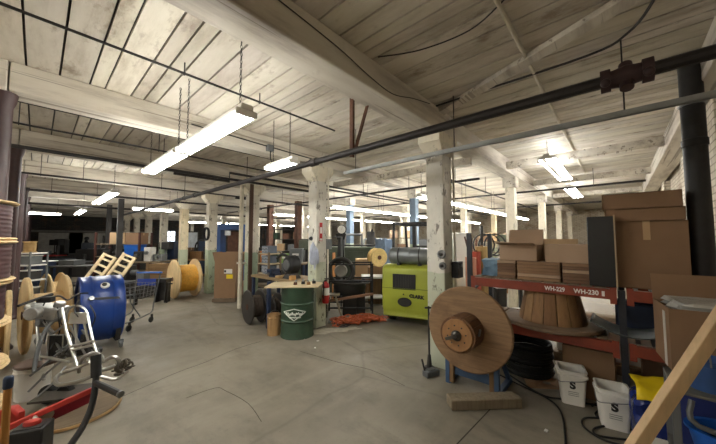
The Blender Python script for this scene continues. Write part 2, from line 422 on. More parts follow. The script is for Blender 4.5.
# ------------------------------------------------------------------ strip lights
def strip_light(p0, p1, label, tubes=2, group=None, top=ZC, cat='ceiling light', chains=True):
    p0, p1 = V(p0), V(p1); c = (p0 + p1) / 2; d = p1 - p0; ln = d.length; rz = math.atan2(d.y, d.x)
    t = thing('strip_light', label, cat, c, rz, group)
    w = .105 * tubes - .04
    b = MB(); b.prism([(-.045, .03), (.045, .03), (.05, .0), (.05, -.01), (-.05, -.01), (-.05, 0)], -ln/2, ln/2,
                      Matrix(((0, 0, 1, 0), (1, 0, 0, 0), (0, 1, 0, .045), (0, 0, 0, 1))))
    b.build('housing', WHITE, t)
    for k in range(tubes):
        y = (k - (tubes - 1) / 2) * .105
        b = MB(); b.cyl((-ln/2 + .04, y, -.004), (ln/2 - .04, y, -.004), .019, n=10); b.build('tube', GLOW if tubes < 3 else GLOWS, t)
    for s in (-1, 1):
        b = MB(); b.box((s * (ln/2 - .015), 0, .01), (.03, w, .05)); b.build('end_cap', WHITE, t, bev=.006)
    if chains:
        for s in (-1, 1):
            x = s * (ln/2 - .12); b = MB(); n = max(4, int((top - c.z - .08) / .03))
            for k in range(n):
                z = .08 + (top - c.z - .08) * (k + .5) / n; h_ = (top - c.z - .08) / n * .62
                b.tube([V((x, 0, z)) + (V((math.cos(a) * .008, 0, math.sin(a) * h_)) if k % 2 else V((0, math.cos(a) * .008, math.sin(a) * h_))) for a in [i * PI/3 for i in range(6)]], .0028, 4, True)
            b.build('chain', PIPEB, t)
    return t
ZL = H + .95
strip_light((1.03, 2.06, ZL), (1.03, 3.50, ZL), 'nearest bright twin tube strip light hanging over the aisle', top=ZC)
strip_light((1.03, 3.54, ZL), (1.03, 4.98, ZL), 'twin tube strip light hung end to end behind the nearest one')
strip_light((1.03, 7.6, ZL), (1.03, 10.4, ZL), 'twin tube strip light hanging above the blue drum at the left')
strip_light((1.0, 13.0, ZL), (1.0, 15.4, ZL), 'smallest slanting strip light above the dark far left corner')
strip_light((-.45, 16.1, ZL), (.62, 16.1, ZL), 'short level strip light beside the maroon iron posts')
strip_light((1.95, 11.3, ZL), (3.1, 11.3, ZL), 'level strip light in front of the far left white columns')
strip_light((2.25, 3.15, 2.72), (2.25, 3.8, 2.72), 'short strip light behind the black sprinkler pipe near the second column')
strip_light((5.8, .87, H + 1.39), (8.25, .87, H + 1.39), 'three tube strip light hanging nearest above the cardboard boxes', 3)
strip_light((9.6, .95, H + 1.39), (12.05, .95, H + 1.39), 'three tube strip light hanging farther along over the right bay', 3)
ords = ['first', 'second', 'third', 'fourth', 'fifth', 'sixth']
for k in range(5): strip_light((5.8 + 2.46*k, 6.3, ZL), (8.2 + 2.46*k, 6.3, ZL), 'strip light, %s from the left in the row over the green forklift' % ords[k], group='strip lights in the row over the forklift', tubes=2)
for k in range(4): strip_light((5.7 + 2.6*k, 3.3, ZL), (8.25 + 2.6*k, 3.3, ZL), 'strip light, %s from the left in the row running behind the front column' % ords[k], group='strip lights in the row behind the front column')
for k in range(4): strip_light((6.1 + 2.46*k, 9.9, ZL), (8.5 + 2.46*k, 9.9, ZL), 'strip light, %s from the left in the row over the dial scale' % ords[k], group='strip lights in the row over the dial scale')
for k in range(4): strip_light((5.5 + 2.46*k, 18.0, ZL), (7.9 + 2.46*k, 18.0, ZL), 'strip light, %s from the left in the farthest row before the left wall' % ords[k], group='strip lights in the farthest row')

strip_light((-2.9, 2.0, ZL), (-2.9, 4.4, ZL), 'unseen twin tube strip light added over the left aisle, nearer one')  # added fill lamp left of the frame, brightens ceiling and hall
strip_light((-2.9, 7.0, ZL), (-2.9, 9.4, ZL), 'unseen twin tube strip light added over the left aisle, farther one')  # second added fill lamp, out of view down the left aisle
strip_light((-4.4, .35, ZL), (-3.2, .35, ZL), 'short unseen twin tube strip light added behind the camera')  # added lamp behind the camera, lifts the upper right ceiling boards
# ------------------------------------------------------------------ pipes under the ceiling
def pipe(pts, r, mat, label, name='pipe', cat='pipe', hang=None, hz=ZC, n=10, couplings=()):
    t = thing(name, label, cat, pts[0]); o = V(pts[0])
    b = MB(); b.tube([V(p) - o for p in pts], r, n); b.build('run', mat, t)
    for h in hang or ():
        h = V(h) - o; b = MB(); b.tube([h + V((0, 0, -r)), h + V((0, 0, hz - o.z - h.z))], .006, 6)
        b.tube(circ(h, r + .006, 12, 'y' if abs(pts[-1][1] - pts[0][1]) > abs(pts[-1][0] - pts[0][0]) else 'x'), .005, 5, True)
        b.build('hanger', PIPEB, t)
    for c in couplings:
        c = V(c) - o; d = (V(pts[-1]) - V(pts[0])).normalized(); b = MB(); b.cyl(c - d * .05, c + d * .05, r * 1.35, n=12); b.build('coupling', mat, t)
    return t
# black sprinkler main with the grooved coupling
zp = H + .89
sp = pipe([(2.12, YA, zp), (2.12, 13.5, zp)], .034, PIPEB, 'long black sprinkler main running under the ceiling across the whole picture', 'sprinkler_pipe', couplings=[(2.12, 2.6, zp), (2.12, 6.4, zp), (2.12, 9.6, zp)], hang=[(2.12, 7.0, zp), (2.12, 10.5, zp)])
b = MB(); o = V((0, -.065 - YA, 0))
for s in (-1, 1):
    b.cyl(o + V((0, s*.085 - .022, 0)), o + V((0, s*.085 + .022, 0)), .062, n=18)
    for a in (.5, .5 + PI): b.ball(o + V((math.cos(a)*.07, s*.085, math.sin(a)*.07)), .024)
b.lathe([(.045, -.09), (.05, -.04), (.06, 0), (.05, .04), (.045, .09)], Matrix.Translation(o) @ AXY, 18)
for a in (1.2, 1.2 + PI): b.cyl(o + V((0, 0, 0)), o + V((math.cos(a)*.085, 0, math.sin(a)*.085)), .03, n=12)
b.build('valve_coupling', paint('#3a2728', .6, 0, .2, 20), sp, label='brown flanged coupling')
b = MB(); u = V((0, .42 - YA - .5, 0))
b.tube([(0, .30, -.04), (0, .30, .5), (.02, .30, .56), (.1, .3, .56)], .008, 6); b.build('hanger', PIPEB, sp)
t = thing('pipe_bracket', 'rusty angle iron bracket dropping from the big beam to the sprinkler main', 'bracket', (2.12, 2.0, ZB))
b = MB(); b.bar((0, 0, .02), (0, 0, zp - ZB - .05), .045, .01); b.bar((.02, 0, .02), (.02, 0, zp - ZB - .05), .01, .045); b.build('drop', RUST, t)
b = MB(); b.bar((0.01, -.03, zp - ZB - .02), (.22, -.03, .01), .04, .012); b.build('brace', RUST, t)
t = thing('strut_rail', 'grey slotted metal channel hung below the ceiling in front of the white column', 'rail', (3.3, YA + .02, H + 1.066))
b = MB(); ln = 3.25 - YA; b.box((0, ln/2, .022), (.05, ln, .004)); b.box((-.024, ln/2, 0), (.004, ln, .045)); b.box((.024, ln/2, 0), (.004, ln, .045)); b.build('channel', GALV, t)
for y in (.9, 2.4, 4.0):
    b = MB(); b.tube([(0, y, 0), (0, y, ZC - H - 1.066)], .006, 6); b.build('rod', PIPEB, t)
pipe([(XA, 3.1, H + 1.62), (2.92, 3.1, H + 1.62)], .012, PIPEB, 'thin dark conduit crossing the ceiling boards left of the big beam', hang=[(-1.2, 3.1, H+1.62), (.9, 3.1, H+1.62), (1.7, 3.1, H+1.62)])
pipe([(XA, 5.75, H + 1.2), (5, 5.75, H + 1.2)], .025, PIPEB, 'dark pipe along the third ceiling bay at the left, lowest of its bay', hang=[(-.6, 5.75, H+1.2), (1.4, 5.75, H+1.2), (2.9, 5.75, H+1.2)])
pipe([(XA, 5.2, H + 1.36), (3, 5.2, H + 1.36)], .012, PIPEB, 'thin pipe beside the second beam at the left', hang=[(-.2, 5.2, H+1.36), (1.2, 5.2, H+1.36)])
pipe([(XA, 5.0, H + 1.56), (3.2, 5.0, H + 1.56)], .009, PIPEB, 'thinnest wire conduit just behind the second beam')
pipe([(XA, 8.3, H + 1.25), (4.6, 8.3, H + 1.25)], .02, PIPEB, 'dark pipe crossing above the first far strip light', hang=[(0, 8.3, H+1.25), (.6, 8.3, H+1.25), (2, 8.3, H+1.25)])
pipe([(XA, 10.6, H + 1.2), (6, 10.6, H + 1.2)], .03, PIPEB, 'thicker dark pipe crossing the ceiling beyond the blue drum', hang=[(.2, 10.6, H+1.2), (3, 10.6, H+1.2)])
pipe([(XA, 13.4, H + 1.1), (9, 13.4, H + 1.1)], .035, PIPEB, 'dark pipe crossing the far ceiling before the dim corner')
pipe([(1.6, 5.9, H + 1.18), (2.6, 5.9, H + 1.18), (2.6, 5.9, H + 1.36), (9.5, 5.9, H + 1.36)], .025, PIPEB, 'dark pipe with a stepped joint left of the second white column', hang=[(4.6, 5.9, H + 1.36), (7, 5.9, H + 1.36)])
pipe([(3.9, 8.4, H + 1.22), (15, 8.4, H + 1.22)], .03, PIPEB, 'dark pipe crossing the middle bays above the dial scale', hang=[(5.5, 8.4, H+1.22), (8, 8.4, H+1.22), (11, 8.4, H+1.22)])
pipe([(4.2, 5.2, H + 1.28), (17, 5.2, H + 1.28)], .025, PIPEB, 'dark pipe behind the white timber over the forklift', hang=[(6, 5.2, H+1.28), (9, 5.2, H+1.28)])
pipe([(5.4, 2.7, H + 1.30), (18, 2.7, H + 1.30)], .02, PIPEB, 'dark pipe right behind the front column near the ceiling', hang=[(6.3, 2.7, H+1.3), (8.3, 2.7, H+1.3)])
pipe([(6.1, 2.1, H + 1.25), (6.1, 14, H + 1.25)], .025, PIPEB, 'dark branch pipe running away over the forklift', hang=[(6.1, 3.8, H+1.25), (6.1, 8, H+1.25)])
pipe([(9.0, -.5, H + 1.3), (9.0, 14, H + 1.3)], .025, PIPEB, 'dark branch pipe farther back over the hall', hang=[(9, .4, H+1.3), (9, 4, H+1.3)])
pipe([(12.6, -.8, H + 1.25), (12.6, 14, H + 1.25)], .03, PIPEB, 'dark branch pipe before the far brick wall')
pipe([(1.2, .58, H + 1.70), (9.5, .58, H + 1.70)], .018, PIPEW, 'cream painted conduit running along the ceiling right of the big beam')
b = MB(); pts = [(3.33, 1.66, H + 1.69), (3.33, 1.2, H + 1.69), (3.33, .15, H + 1.69), (3.2, -.12, H + 1.70), (2.9, -.25, H + 1.71), (2.5, -.3, H + 1.71)]
b.tube(smooth_pts(pts, 5), .011, 7); tag(b.build('cable', PIPEB), 'black cable bending across the boards at the upper right', 'cable')
b = MB(); b.tube(smooth_pts([G(378, 57, ZC-.02), G(420, 50, ZC - .03), G(470, 30, ZC-.02), G(508, -4, ZC-.03)], 6), .006, 6)
tag(b.build('wire', PIPEB), 'thin wire sagging over the boards between the big beam and the conduit', 'wire')
b = MB(); b.tube(smooth_pts([(.9, Y0 - .17, 3.36), (1.6, Y0 - .17, 3.3), (2.0, Y0 - .18, 3.22), (2.4, Y0 - .17, 3.2), (2.8, Y0 - .17, 3.3), (3.2, Y0 - .17, 3.38)], 5), .005, 6)
tag(b.build('wire', PIPEB), 'loose black wire stapled to the near side of the big beam', 'wire')
# standpipe on the right wall
t = thing('standpipe', 'fat black standpipe rising to the ceiling beside the tall cardboard boxes', 'pipe', (4.05, -.56, 0))
b = MB(); b.cyl((0, 0, 0), (0, 0, ZC), .08, n=24); b.build('riser', paint('#2a2929', .55, .1, .2, 9), t)
b = MB(); b.tube(circ((0, 0, 2.95), .085, 24), .010, 6, True); b.build('clamp', GALV, t)
b = MB(); b.lathe([(.078, 2.55), (.088, 2.56), (.088, 2.62), (.078, 2.63)], n=24); b.build('coupling', paint('#2a2929', .55, .1, .2, 9), t)
# conduits and boxes on columns
t = thing('conduit', 'white painted vertical pipe on the left side of the third column', 'pipe', (3.42, 7.02, 0))
b = MB(); b.cyl((0, 0, 0), (0, 0, 3.05), .05, n=14); b.build('riser', M_COLP, t); 
for z in (1.1, 2.4):
    b = MB(); b.box((.04, .02, z), (.2, .1, .04)); b.build('clamp', PIPEW, t)
b = MB(); b.box((0, 0, 1.55), (.09, .05, 3.1)); o = b.build('batten', wood('#5b4436', .8, 'z')); o.location = (3.63, 6.93, 0); tag(o, 'dark brown vertical board fixed to the third column', 'board')
t = thing('conduit', 'thin grey conduit down the right side of the front white column', 'pipe', (3.9, 1.7, 0))
b = MB(); b.cyl((0, 0, .9), (0, 0, 3.1), .014, n=10); b.build('riser', PIPEW, t); b = MB(); b.box((.0, -.03, 1.28), (.16, .1, .22)); b.build('switch_box', BLACK, t, bev=.006); b = MB(); b.cyl((0,-.08,1.34), (0,-.10,1.34), .02); b.build('knob', GREYM, t)
t = thing('conduit', 'cable conduit down the right side of the second white column', 'pipe', (3.9, 4.32, 0))
b = MB(); b.cyl((0, 0, .4), (0, 0, 3.1), .018, n=10); b.build('riser', PIPEW, t); b = MB(); b.box((0, -.03, 1.6), (.1, .07, .2)); b.build('switch_box', GREYM, t, bev=.005)
def disc_box(px, py, r, label):
    p = D(px, py, 3.7); t = thing('round_fitting', label, 'fitting', (X0 - .132, p.y, p.z))
    M = AX.inverted() 
    b = MB(); b.lathe([(r, 0), (r, .02), (r * .8, .035), (r * .62, .035), (r * .55, .02)], M, 22); b.build('flange', STEEL, t)
    b = MB(); b.lathe([(r * .4, 0), (r * .4, .05), (r * .2, .055)], M, 16); b.build('plug', DARK, t)
k1 = (434 - 358) / FPX
disc_box(434, 255, .058, 'upper round metal fitting on the left face of the front column')
disc_box(435.5, 267, .05, 'lower round metal fitting on the left face of the front column')
t = thing('junction_box', 'grey junction box with a looping cable on the second ceiling beam', 'junction box', (2.55, Y0 + SY - .19, H + 1.52))
b = MB(); b.box((0, 0, 0), (.11, .08, .1)); b.build('box', GREYM, t, bev=.006)
b = MB(); b.tube(smooth_pts([(0, -.02, -.05), (.0, -.03, -.2), (.08, -.04, -.26), (.3, -.04, -.2), (.7, -.03, -.1)], 5), .009, 6); b.build('cable', BLACK, t)
b = MB(); b.tube([(-1.2, 0, .05), (-.055, 0, .02)], .009, 6); b.tube([(.055, 0, .02), (1.0, 0, .0)], .009, 6); b.build('conduit_arm', PIPEB, t)
for k, (xx, yy) in enumerate(((-2.7, 3.98), (2.2, 7.0))): pass
# ring of black hose and sign on columns
def hose_coil(p, r, label, ax='x', nm='hose_coil', mat=BLACKR, turns=4, cat='hose'):
    b = MB()
    for k in range(turns): b.tube(circ((k*.018 if ax == 'x' else 0, k*.018 if ax == 'y' else 0, 0) if ax != 'z' else (0, 0, k*.018), r - .01*(k % 2), 24, ax), .014, 6, True)
    o = b.build(nm, mat); o.location = p; return tag(o, label, cat)
hose_coil((X0 - .16 - .06, 9.6, 1.86), .2, 'black hose coil hanging on the fourth column', 'x')
t = thing('wall_sign', 'narrow red and white extinguisher sign on the second column', 'sign', (X0 - .02, Y0 + SY - .134, 1.84))
b = MB(); b.box((0, 0, 0), (.07, .006, .36)); b.build('plate', RED, t)
b = MB(); b.box((0, -.004, .03), (.05, .003, .12)); b.box((0, -.004, -.15), (.05, .003, .04)); b.build('panel', WHITE, t)
t = thing('column_plug', 'small black round knob on the second white column', 'knob', (X0 - .131, Y0 + SY + .02, 1.71))
b = MB(); b.lathe([(.035, 0), (.035, .03), (.02, .05)], AX.inverted(), 14); b.build('body', BLACK, t); b = MB(); b.lathe([(.045, 0), (.045, .008)], AX.inverted(), 14); b.build('rim', GREYM, t)
# hanging paper on column
b = MB(); n = 9
for i in range(n):                                     # gathered folds
    x = -.10 + .19*i/(n-1); zt = .22 - .06*abs(i - 3)/3; zb = -.30 + .03*((i*5) % 4) + .012*abs(i - 4)**1.6
    b.tube(smooth_pts([(x*.55, 0, zt), (x*.9, -.02 - .015*(i % 2), .05), (x, -.01 - .02*((i+1) % 2), -.12), (x*.8 + .02, -.015, zb)], 3), [.012, .014, .016, .018, .019, .02, .02, .018, .017, .012][:10], 7)
o = b.build('cloth', paint('#b9c0d2', .8, 0, .25, 5), kind=None); o.location = (X0 - .22, Y0 + SY - .155, 1.42); tag(o, 'pale blue white rag hanging against the second column', 'cloth')

# ------------------------------------------------------------------ kinds used several times
def reel(loc, R, rd, W, label, mf=PLY, wound=None, rw=None, rz=0, up=False, group=None, ft=.035, cat='cable reel', name='cable_reel', z=None, hub=True, gr=.012):
    """a cable reel: two flanges and a barrel, axis along local x (or z when up)"""
    loc = V(loc); t = thing(name, label, cat, loc + V((0, 0, 0 if up else 0)), rz, group)
    M = Matrix() if up else Matrix.Translation((0, 0, R)) @ AX
    off = 0 if up else -W/2
    def at(prof, n=36): 
        b = MB(); b.lathe([(r, q + off) for r, q in prof], M, n); return b
    for q in (0, W - ft):
        f = at([(.03, q), (R - .012, q), (R, q + .01), (R, q + ft - .01), (R - .012, q + ft), (.03, q + ft)]).build('flange', mf, t)
        if hub and not up:
            b = MB(); s = q - .006 if q == 0 else q + ft + .006
            b.lathe([(.028, s + off - .004), (.06, s + off - .004), (.06, s + off + .004), (.028, s + off + .004)], M, 16); b.build('bolt_ring', RUST, f)
    at([(rd, ft), (rd, W - ft)]).build('barrel', mf, t)
    if wound:
        b = MB(); n = max(6, int((W - 2*ft) / .03)); rr = rw or R * .85; pr = [(rd, ft)]
        for k in range(n):
            a = ft + (W - 2*ft) * k / n; s = (W - 2*ft) / n
            pr += [(rr - gr, a + .001), (rr - gr*.25, a + s*.25), (rr, a + s*.5), (rr - gr*.25, a + s*.75)]
        pr += [(rr - .012, W - ft), (rd, W - ft)]
        b.lathe([(r, q + off) for r, q in pr], M, 36); b.build('wound_cable', wound, t)
    return t
def carton(loc, size, label, rz=0, mat=CARD, flaps=None, tape=True, group=None, name='cardboard_box', cat='box', contents=None):
    w, d, h = size; t = thing(name, label, cat, loc, rz, group)
    if not flaps:
        b = MB(); b.box((0, 0, h/2), (w, d, h)); b.build('body', mat, t, bev=.004)
        if tape:
            b = MB(); b.box((0, 0, h + .0008), (w + .002, .05, .0016)); b.box((w/2 + .0008, 0, h - .05), (.0016, .05, .1)); b.box((-w/2 - .0008, 0, h - .05), (.0016, .05, .1)); b.build('tape', CARDL, t)
    else:
        b = MB(); e = .006
        b.box((0, 0, e/2), (w, d, e)); b.box((0, -d/2 + e/2, h/2), (w, e, h)); b.box((0, d/2 - e/2, h/2), (w, e, h)); b.box((-w/2 + e/2, 0, h/2), (e, d - 2*e, h)); b.box((w/2 - e/2, 0, h/2), (e, d - 2*e, h))
        b.build('body', mat, t)
        for side, ang in flaps.items():
            b = MB(); ln = (d if side in 'fb' else w) * .48
            M = {'f': Matrix.Translation((0, -d/2, h)) @ Matrix.Rotation(-ang, 4, 'X') @ Matrix.Translation((0, -ln/2, 0)),
                 'b': Matrix.Translation((0, d/2, h)) @ Matrix.Rotation(ang, 4, 'X') @ Matrix.Translation((0, ln/2, 0)),
                 'l': Matrix.Translation((-w/2, 0, h)) @ Matrix.Rotation(ang, 4, 'Y') @ Matrix.Translation((-ln/2, 0, 0)),
                 'r': Matrix.Translation((w/2, 0, h)) @ Matrix.Rotation(-ang, 4, 'Y') @ Matrix.Translation((ln/2, 0, 0))}[side]
            b.box(None, (w, ln, e) if side in 'fb' else (ln, d, e), M=M); b.build('flap', mat, t)
    return t
def shelf_unit(loc, w, d, levels, h, label, rz=0, post=GREYM, board=GREYW, name='shelf_rack', cat='shelf', pw=.04, bt=.03):
    t = thing(name, label, cat, loc, rz)
    for sx in (-1, 1):
        for sy in (-1, 1):
            b = MB(); b.box((sx*(w/2 - pw/2), sy*(d/2 - pw/2), h/2), (pw, pw, h)); b.build('post', post, t)
    for z in levels:
        b = MB(); b.box((0, 0, z - bt/2), (w - .004, d - .004, bt)); b.build('shelf', board, t)
    return t
def bench(loc, w, d, h, label, rz=0, top=GREYW, leg=BLUED, name='workbench', cat='workbench', under=True):
    t = thing(name, label, cat, loc, rz)
    b = MB(); b.box((0, 0, h - .025), (w, d, .05)); b.build('top', top, t, bev=.006)
    for sx in (-1, 1):
        for sy in (-1, 1):
            b = MB(); b.box((sx*(w/2 - .05), sy*(d/2 - .05), (h - .05)/2), (.06, .06, h - .05)); b.build('leg', leg, t)
    if under:
        b = MB(); b.box((0, 0, .25), (w - .12, d - .06, .03)); b.build('lower_shelf', top, t)
    return t
def pail(loc, r, h, mat, label, lid=None, handle=True, cat='bucket', name='pail', rt=None, rz=0, inside=None):
    rt = rt or r * 1.12; t = thing(name, label, cat, loc, rz)
    b = MB(); b.lathe([(r, 0), (rt*.97, h*.8), (rt*1.03, h*.82), (rt*1.03, h*.86), (rt*.99, h*.87), (rt, h - .01), (rt*1.04, h - .008), (rt*1.04, h), (rt*.96, h), (rt*.92, h*.6), (r*.93, .012)], n=26)
    b.build('body', mat, t)
    if lid:
        b = MB(); b.lathe([(0, h + .004), (rt*1.06, h + .004), (rt*1.06, h + .02), (rt*.9, h + .026), (0, h + .026)], n=26); b.build('lid', lid, t)
    if handle:
        b = MB(); b.tube(circ((0, 0, h*.84), rt*1.06, 14, 'z', a0=PI, a1=2*PI) if handle == 'down' else [V((rt*1.05*math.cos(a), 0, h*.85 + rt*1.0*math.sin(a))) for a in [PI*k/12 for k in range(13)]], .005, 6); b.build('handle', STEEL, t)
    if inside:
        b = MB(); b.lathe([(0, h*.7), (rt*.9, h*.7), (rt*.9, h*.72), (0, h*.74)], n=20); b.build('contents', inside, t)
    return t

# ------------------------------------------------------------------ left foreground
# stack of cable reels at the frame's left edge
sx_, sy_ = -.52, 3.58
zz = 0
for k, (hh, mat, rw) in enumerate(((.45, None, .3), (.31, None, .3), (.31, None, .3), (.31, MAROON, .385), (.31, MAROON, .39), (.30, MAROON, .385))):
    reel((sx_ + random.uniform(-.01, .01), sy_ + random.uniform(-.01, .01), zz), .42, .2, hh - .001,
         ['empty wooden reel at the very bottom of the stack by the iron post', 'empty wooden reel second from the bottom of the left stack', 'empty wooden reel third from the bottom of the left stack', 'maroon cable reel third from the top of the left stack', 'maroon cable reel second from the top of the left stack', 'maroon cable reel topmost of the left stack'][k],
         wound=mat, rw=rw, gr=.003, up=True, ft=.022, hub=False, group='reels stacked by the iron post'); zz += hh
# pale plywood reels
pa = L(30, 4.4); ax_ = V((math.cos(.12), math.sin(.12), 0)); c = pa + ax_ * .21
reel(c, .56, .3, .46, 'big empty pale plywood reel standing behind the silver machine', rz=.12, ft=.05, mf=PLY)
p = L(57, 7.4); reel(p, .42, .2, .3, 'smaller pale reel standing right behind the big plywood reel', rz=.25, ft=.04)
p = L(5, 3.95); reel(p, .5, .25, .2, 'pale plywood reel between the stack and the big plywood reel', rz=.06, ft=.05)
# silver tubular machine
sm = thing('cable_puller', 'silver tubular framed wheeled machine with motor head and black lever', 'machine', G(75, 388))
so = sm.location.copy(); pt = lambda px, py, d: D(px, py, d) - so
b = MB(); b.tube([pt(62, 308, 3.3), pt(66, 330, 3.22), pt(79, 372, 3.05)], .017, 10); b.build('rail', CHROME, sm)
b = MB(); b.tube(smooth_pts([pt(66, 322, 3.3), pt(67, 312, 3.3), pt(73, 306.5, 3.3), pt(81, 306.5, 3.3), pt(87, 313, 3.28), pt(91, 332, 3.2), pt(95, 348, 3.12), pt(101, 368, 3.0)], 4), .0125, 8); b.build('arch_tube', CHROME, sm)
for (a, q, e, f) in ((71, 346.5, 94, 341), (72.5, 350, 95, 344.5)):
    b = MB(); b.tube([pt(a, q, 3.12), pt(e, f, 3.14)], .014, 8); b.build('rung', CHROME, sm)
for (a, q, e, f) in ((75, 323, 77, 347), (84, 322, 89, 345)):
    b = MB(); b.tube([pt(a, q, 3.27), pt(e, f, 3.15)], .012, 8); b.build('strut', CHROME, sm)
b = MB(); b.prism([(-.1, -.06), (.1, -.06), (.09, .06), (-.09, .06)], -.015, .015, Matrix.Translation(pt(79, 318, 3.27)) @ Matrix.Rotation(CF, 4, 'Z') @ Matrix.Rotation(PI/2 - .1, 4, 'X')); b.build('plate', paint('#c2c1ba', .35, .4), sm, bev=.004)
b = MB(); M = Matrix.Translation(pt(50, 311, 3.35)) @ Matrix.Rotation(CF + .2, 4, 'Z') @ Matrix.Rotation(.25, 4, 'Y')
b.box(None, (.26, .2, .13), M=M); b.cyl(M @ V((-.05, -.1, 0)), M @ V((-.05, -.19, 0)), .07, n=18); b.cyl(M @ V((.07, 0, .06)), M @ V((.07, 0, .12)), .05, n=16); b.cyl(M @ V((-.13, 0, .0)), M @ V((-.22, 0, .02)), .055, n=16)
b.build('motor_head', paint('#a9aaa7', .35, .6, .2, 12, .2), sm, bev=.01)
b = MB(); M = Matrix.Translation(pt(46, 299.5, 3.3)) @ Matrix.Rotation(CF + .25, 4, 'Z'); b.box(None, (.13, .09, .06), M=M); b.build('control_box', BLACK, sm, bev=.01)
b = MB(); b.tube([pt(18, 306, 3.0), pt(34, 300, 3.2), pt(52, 294.5, 3.4)], [.013, .016, .018], 8); b.build('lever', BLACK, sm)
b = MB(); b.tube(smooth_pts([pt(60, 320, 3.3), pt(54, 321, 3.28), pt(46, 329, 3.22), pt(40, 343, 3.15), pt(36, 358, 3.1), pt(34, 372, 3.05)], 4), .018, 8); b.build('hose', GREYM, sm)
b = MB(); b.tube(smooth_pts([pt(52, 297, 3.4), pt(60, 296, 3.4), pt(68, 300, 3.4), pt(78, 294, 3.5), pt(88, 293, 3.6)], 4), .009, 6); b.build('cable', BLACK, sm)
b = MB(); M = Matrix.Translation(pt(58, 345, 3.28)) @ Matrix.Rotation(CF, 4, 'Z'); b.box(None, (.15, .05, .22), M=M); o = b.build('radiator', BLACK, sm)
b = MB(); q = [M @ V((x, -.03, z)) for x, z in ((-.08, -.115), (.08, -.115), (.08, .115), (-.08, .115))]; b.tube(q, .007, 6, True); b.build('rim', CHROME, o)
b = MB(); b.tube([pt(37, 322, 3.35), pt(38, 348, 3.3), pt(44, 380, 3.2)], .014, 8); b.build('strut', CHROME, sm)
b = MB(); b.tube([pt(44, 322, 3.3), pt(54, 333, 3.25), pt(66, 324, 3.25)], .013, 8); b.build('brace', CHROME, sm)
b = MB(); b.tube(smooth_pts([pt(90, 362, 3.0), pt(78, 367.5, 3.0), pt(62, 373, 2.95), pt(55.5, 379, 2.85), pt(58, 384.5, 2.8), pt(70, 383.5, 2.8), pt(84, 379.5, 2.85), pt(95, 375, 2.9)], 4), .018, 8); b.build('base_loop', CHROME, sm)
b = MB(); b.tube(smooth_pts([pt(79, 372, 3.05), pt(81, 362, 3.0), pt(86, 356, 2.97), pt(94, 353, 2.95), pt(101, 356, 2.95), pt(104, 361, 2.97), pt(112, 357, 3.0), pt(118, 359, 3.02), pt(118.5, 364, 3.05), pt(110, 368, 3.05), pt(99, 371, 3.0), pt(92, 376, 2.95)], 4), .019, 8); b.build('base_loop', CHROME, sm)
b = MB(); b.tube(smooth_pts([pt(95, 375, 2.9), pt(104, 377.5, 2.92), pt(114, 379.5, 2.95), pt(122, 376, 3.0), pt(128, 371, 3.05)], 4), .016, 8); b.build('base_loop', CHROME, sm)
b = MB()
for k in range(9):
    q = pt(122 + random.uniform(-6, 9), 368 + random.uniform(-6, 7), 3.05); b.tube(circ(q, .035, 10, 'xyz'[k % 3]), .010, 6, True)
for k in range(5):
    q = pt(124, 368, 3.05); v = V((random.uniform(-1, 1), random.uniform(-1, 1), random.uniform(-.5, 1))).normalized(); b.cyl(q, q + v * .12, .013, .006, 8)
b.build('chain_clamp', paint('#5d564d', .6, .4, .3, 12), sm)
for k, (px, py) in enumerate(((50, 372), (66, 389))):
    q = pt(px, py, 3.1); q.z = .09 - so.z; b = MB(); b.lathe([(.02, -.03), (.085, -.03), (.095, -.015), (.095, .015), (.085, .03), (.02, .03)], Matrix.Translation(q) @ Matrix.Rotation(CF, 4, 'Z') @ AXY, 22); b.build('wheel', BLACKR, sm)
b = MB(); a, q = pt(40, 388, 3.0), pt(88, 384, 3.1); a.z = q.z = .13 - so.z; b.bar(a, q, .3, .02); b.build('deck', paint('#4c473f', .6, .2, .3, 6, .3), sm)
b = MB(); b.tube([pt(28, 392, 3.0), pt(48, 372, 3.1), pt(66, 357, 3.15)], .01, 6); b.tube([pt(36, 398, 2.95), pt(52, 384, 3.0), pt(66, 366, 3.1)], .01, 6); b.build('rod', STEEL, sm, kind='stuff')
rnd = random.Random(3)
for k, (a, q, e, f, d0, d1, r) in enumerate(((70, 326, 88, 360, 3.3, 3.1, .011), (56, 352, 78, 340, 3.2, 3.3, .012), (48, 330, 62, 352, 3.35, 3.2, .012), (40, 356, 70, 362, 3.2, 3.1, .014), (82, 330, 99, 352, 3.4, 3.25, .012), (30, 376, 60, 352, 3.1, 3.2, .012))):
    b = MB(); b.tube([pt(a, q, d0), pt(e, f, d1)], r, 7); b.build('strut', [CHROME, GREYM, STEEL][k % 3], sm)
for k, (px, py, d, w) in enumerate(((44, 322, 3.4, .12), (84, 350, 3.25, .1), (66, 352, 3.3, .12), (98, 350, 3.3, .07), (40, 340, 3.35, .08))):
    b = MB(); M = Matrix.Translation(pt(px, py, d)) @ Matrix.Rotation(CF + .3*k, 4, 'Z') @ Matrix.Rotation(.2*k, 4, 'X')
    b.box(None, (w, w*.7, w*.8), M=M); b.cyl(M @ V((0, -w*.35, 0)), M @ V((0, -w*.6, 0)), w*.28, n=12); b.build(['gear_case', 'bracket', 'gear_case', 'clamp', 'bracket'][k], [GREYM, DARK, paint('#75736e', .45, .4, .25, 9, .2), DARK, GREYM][k], sm, bev=.006)
for k in range(5):
    px, py = 46 + 11*k, 300 + 5*(k % 3); b = MB(); b.tube(smooth_pts([pt(px, py, 3.35), pt(px + rnd.uniform(-8, 8), py + 12, 3.25), pt(px + rnd.uniform(-9, 9), py + 28, 3.3), pt(px + rnd.uniform(-8, 8), py + 44, 3.2)], 4), .007, 5); b.build('hydraulic_line', BLACK, sm)
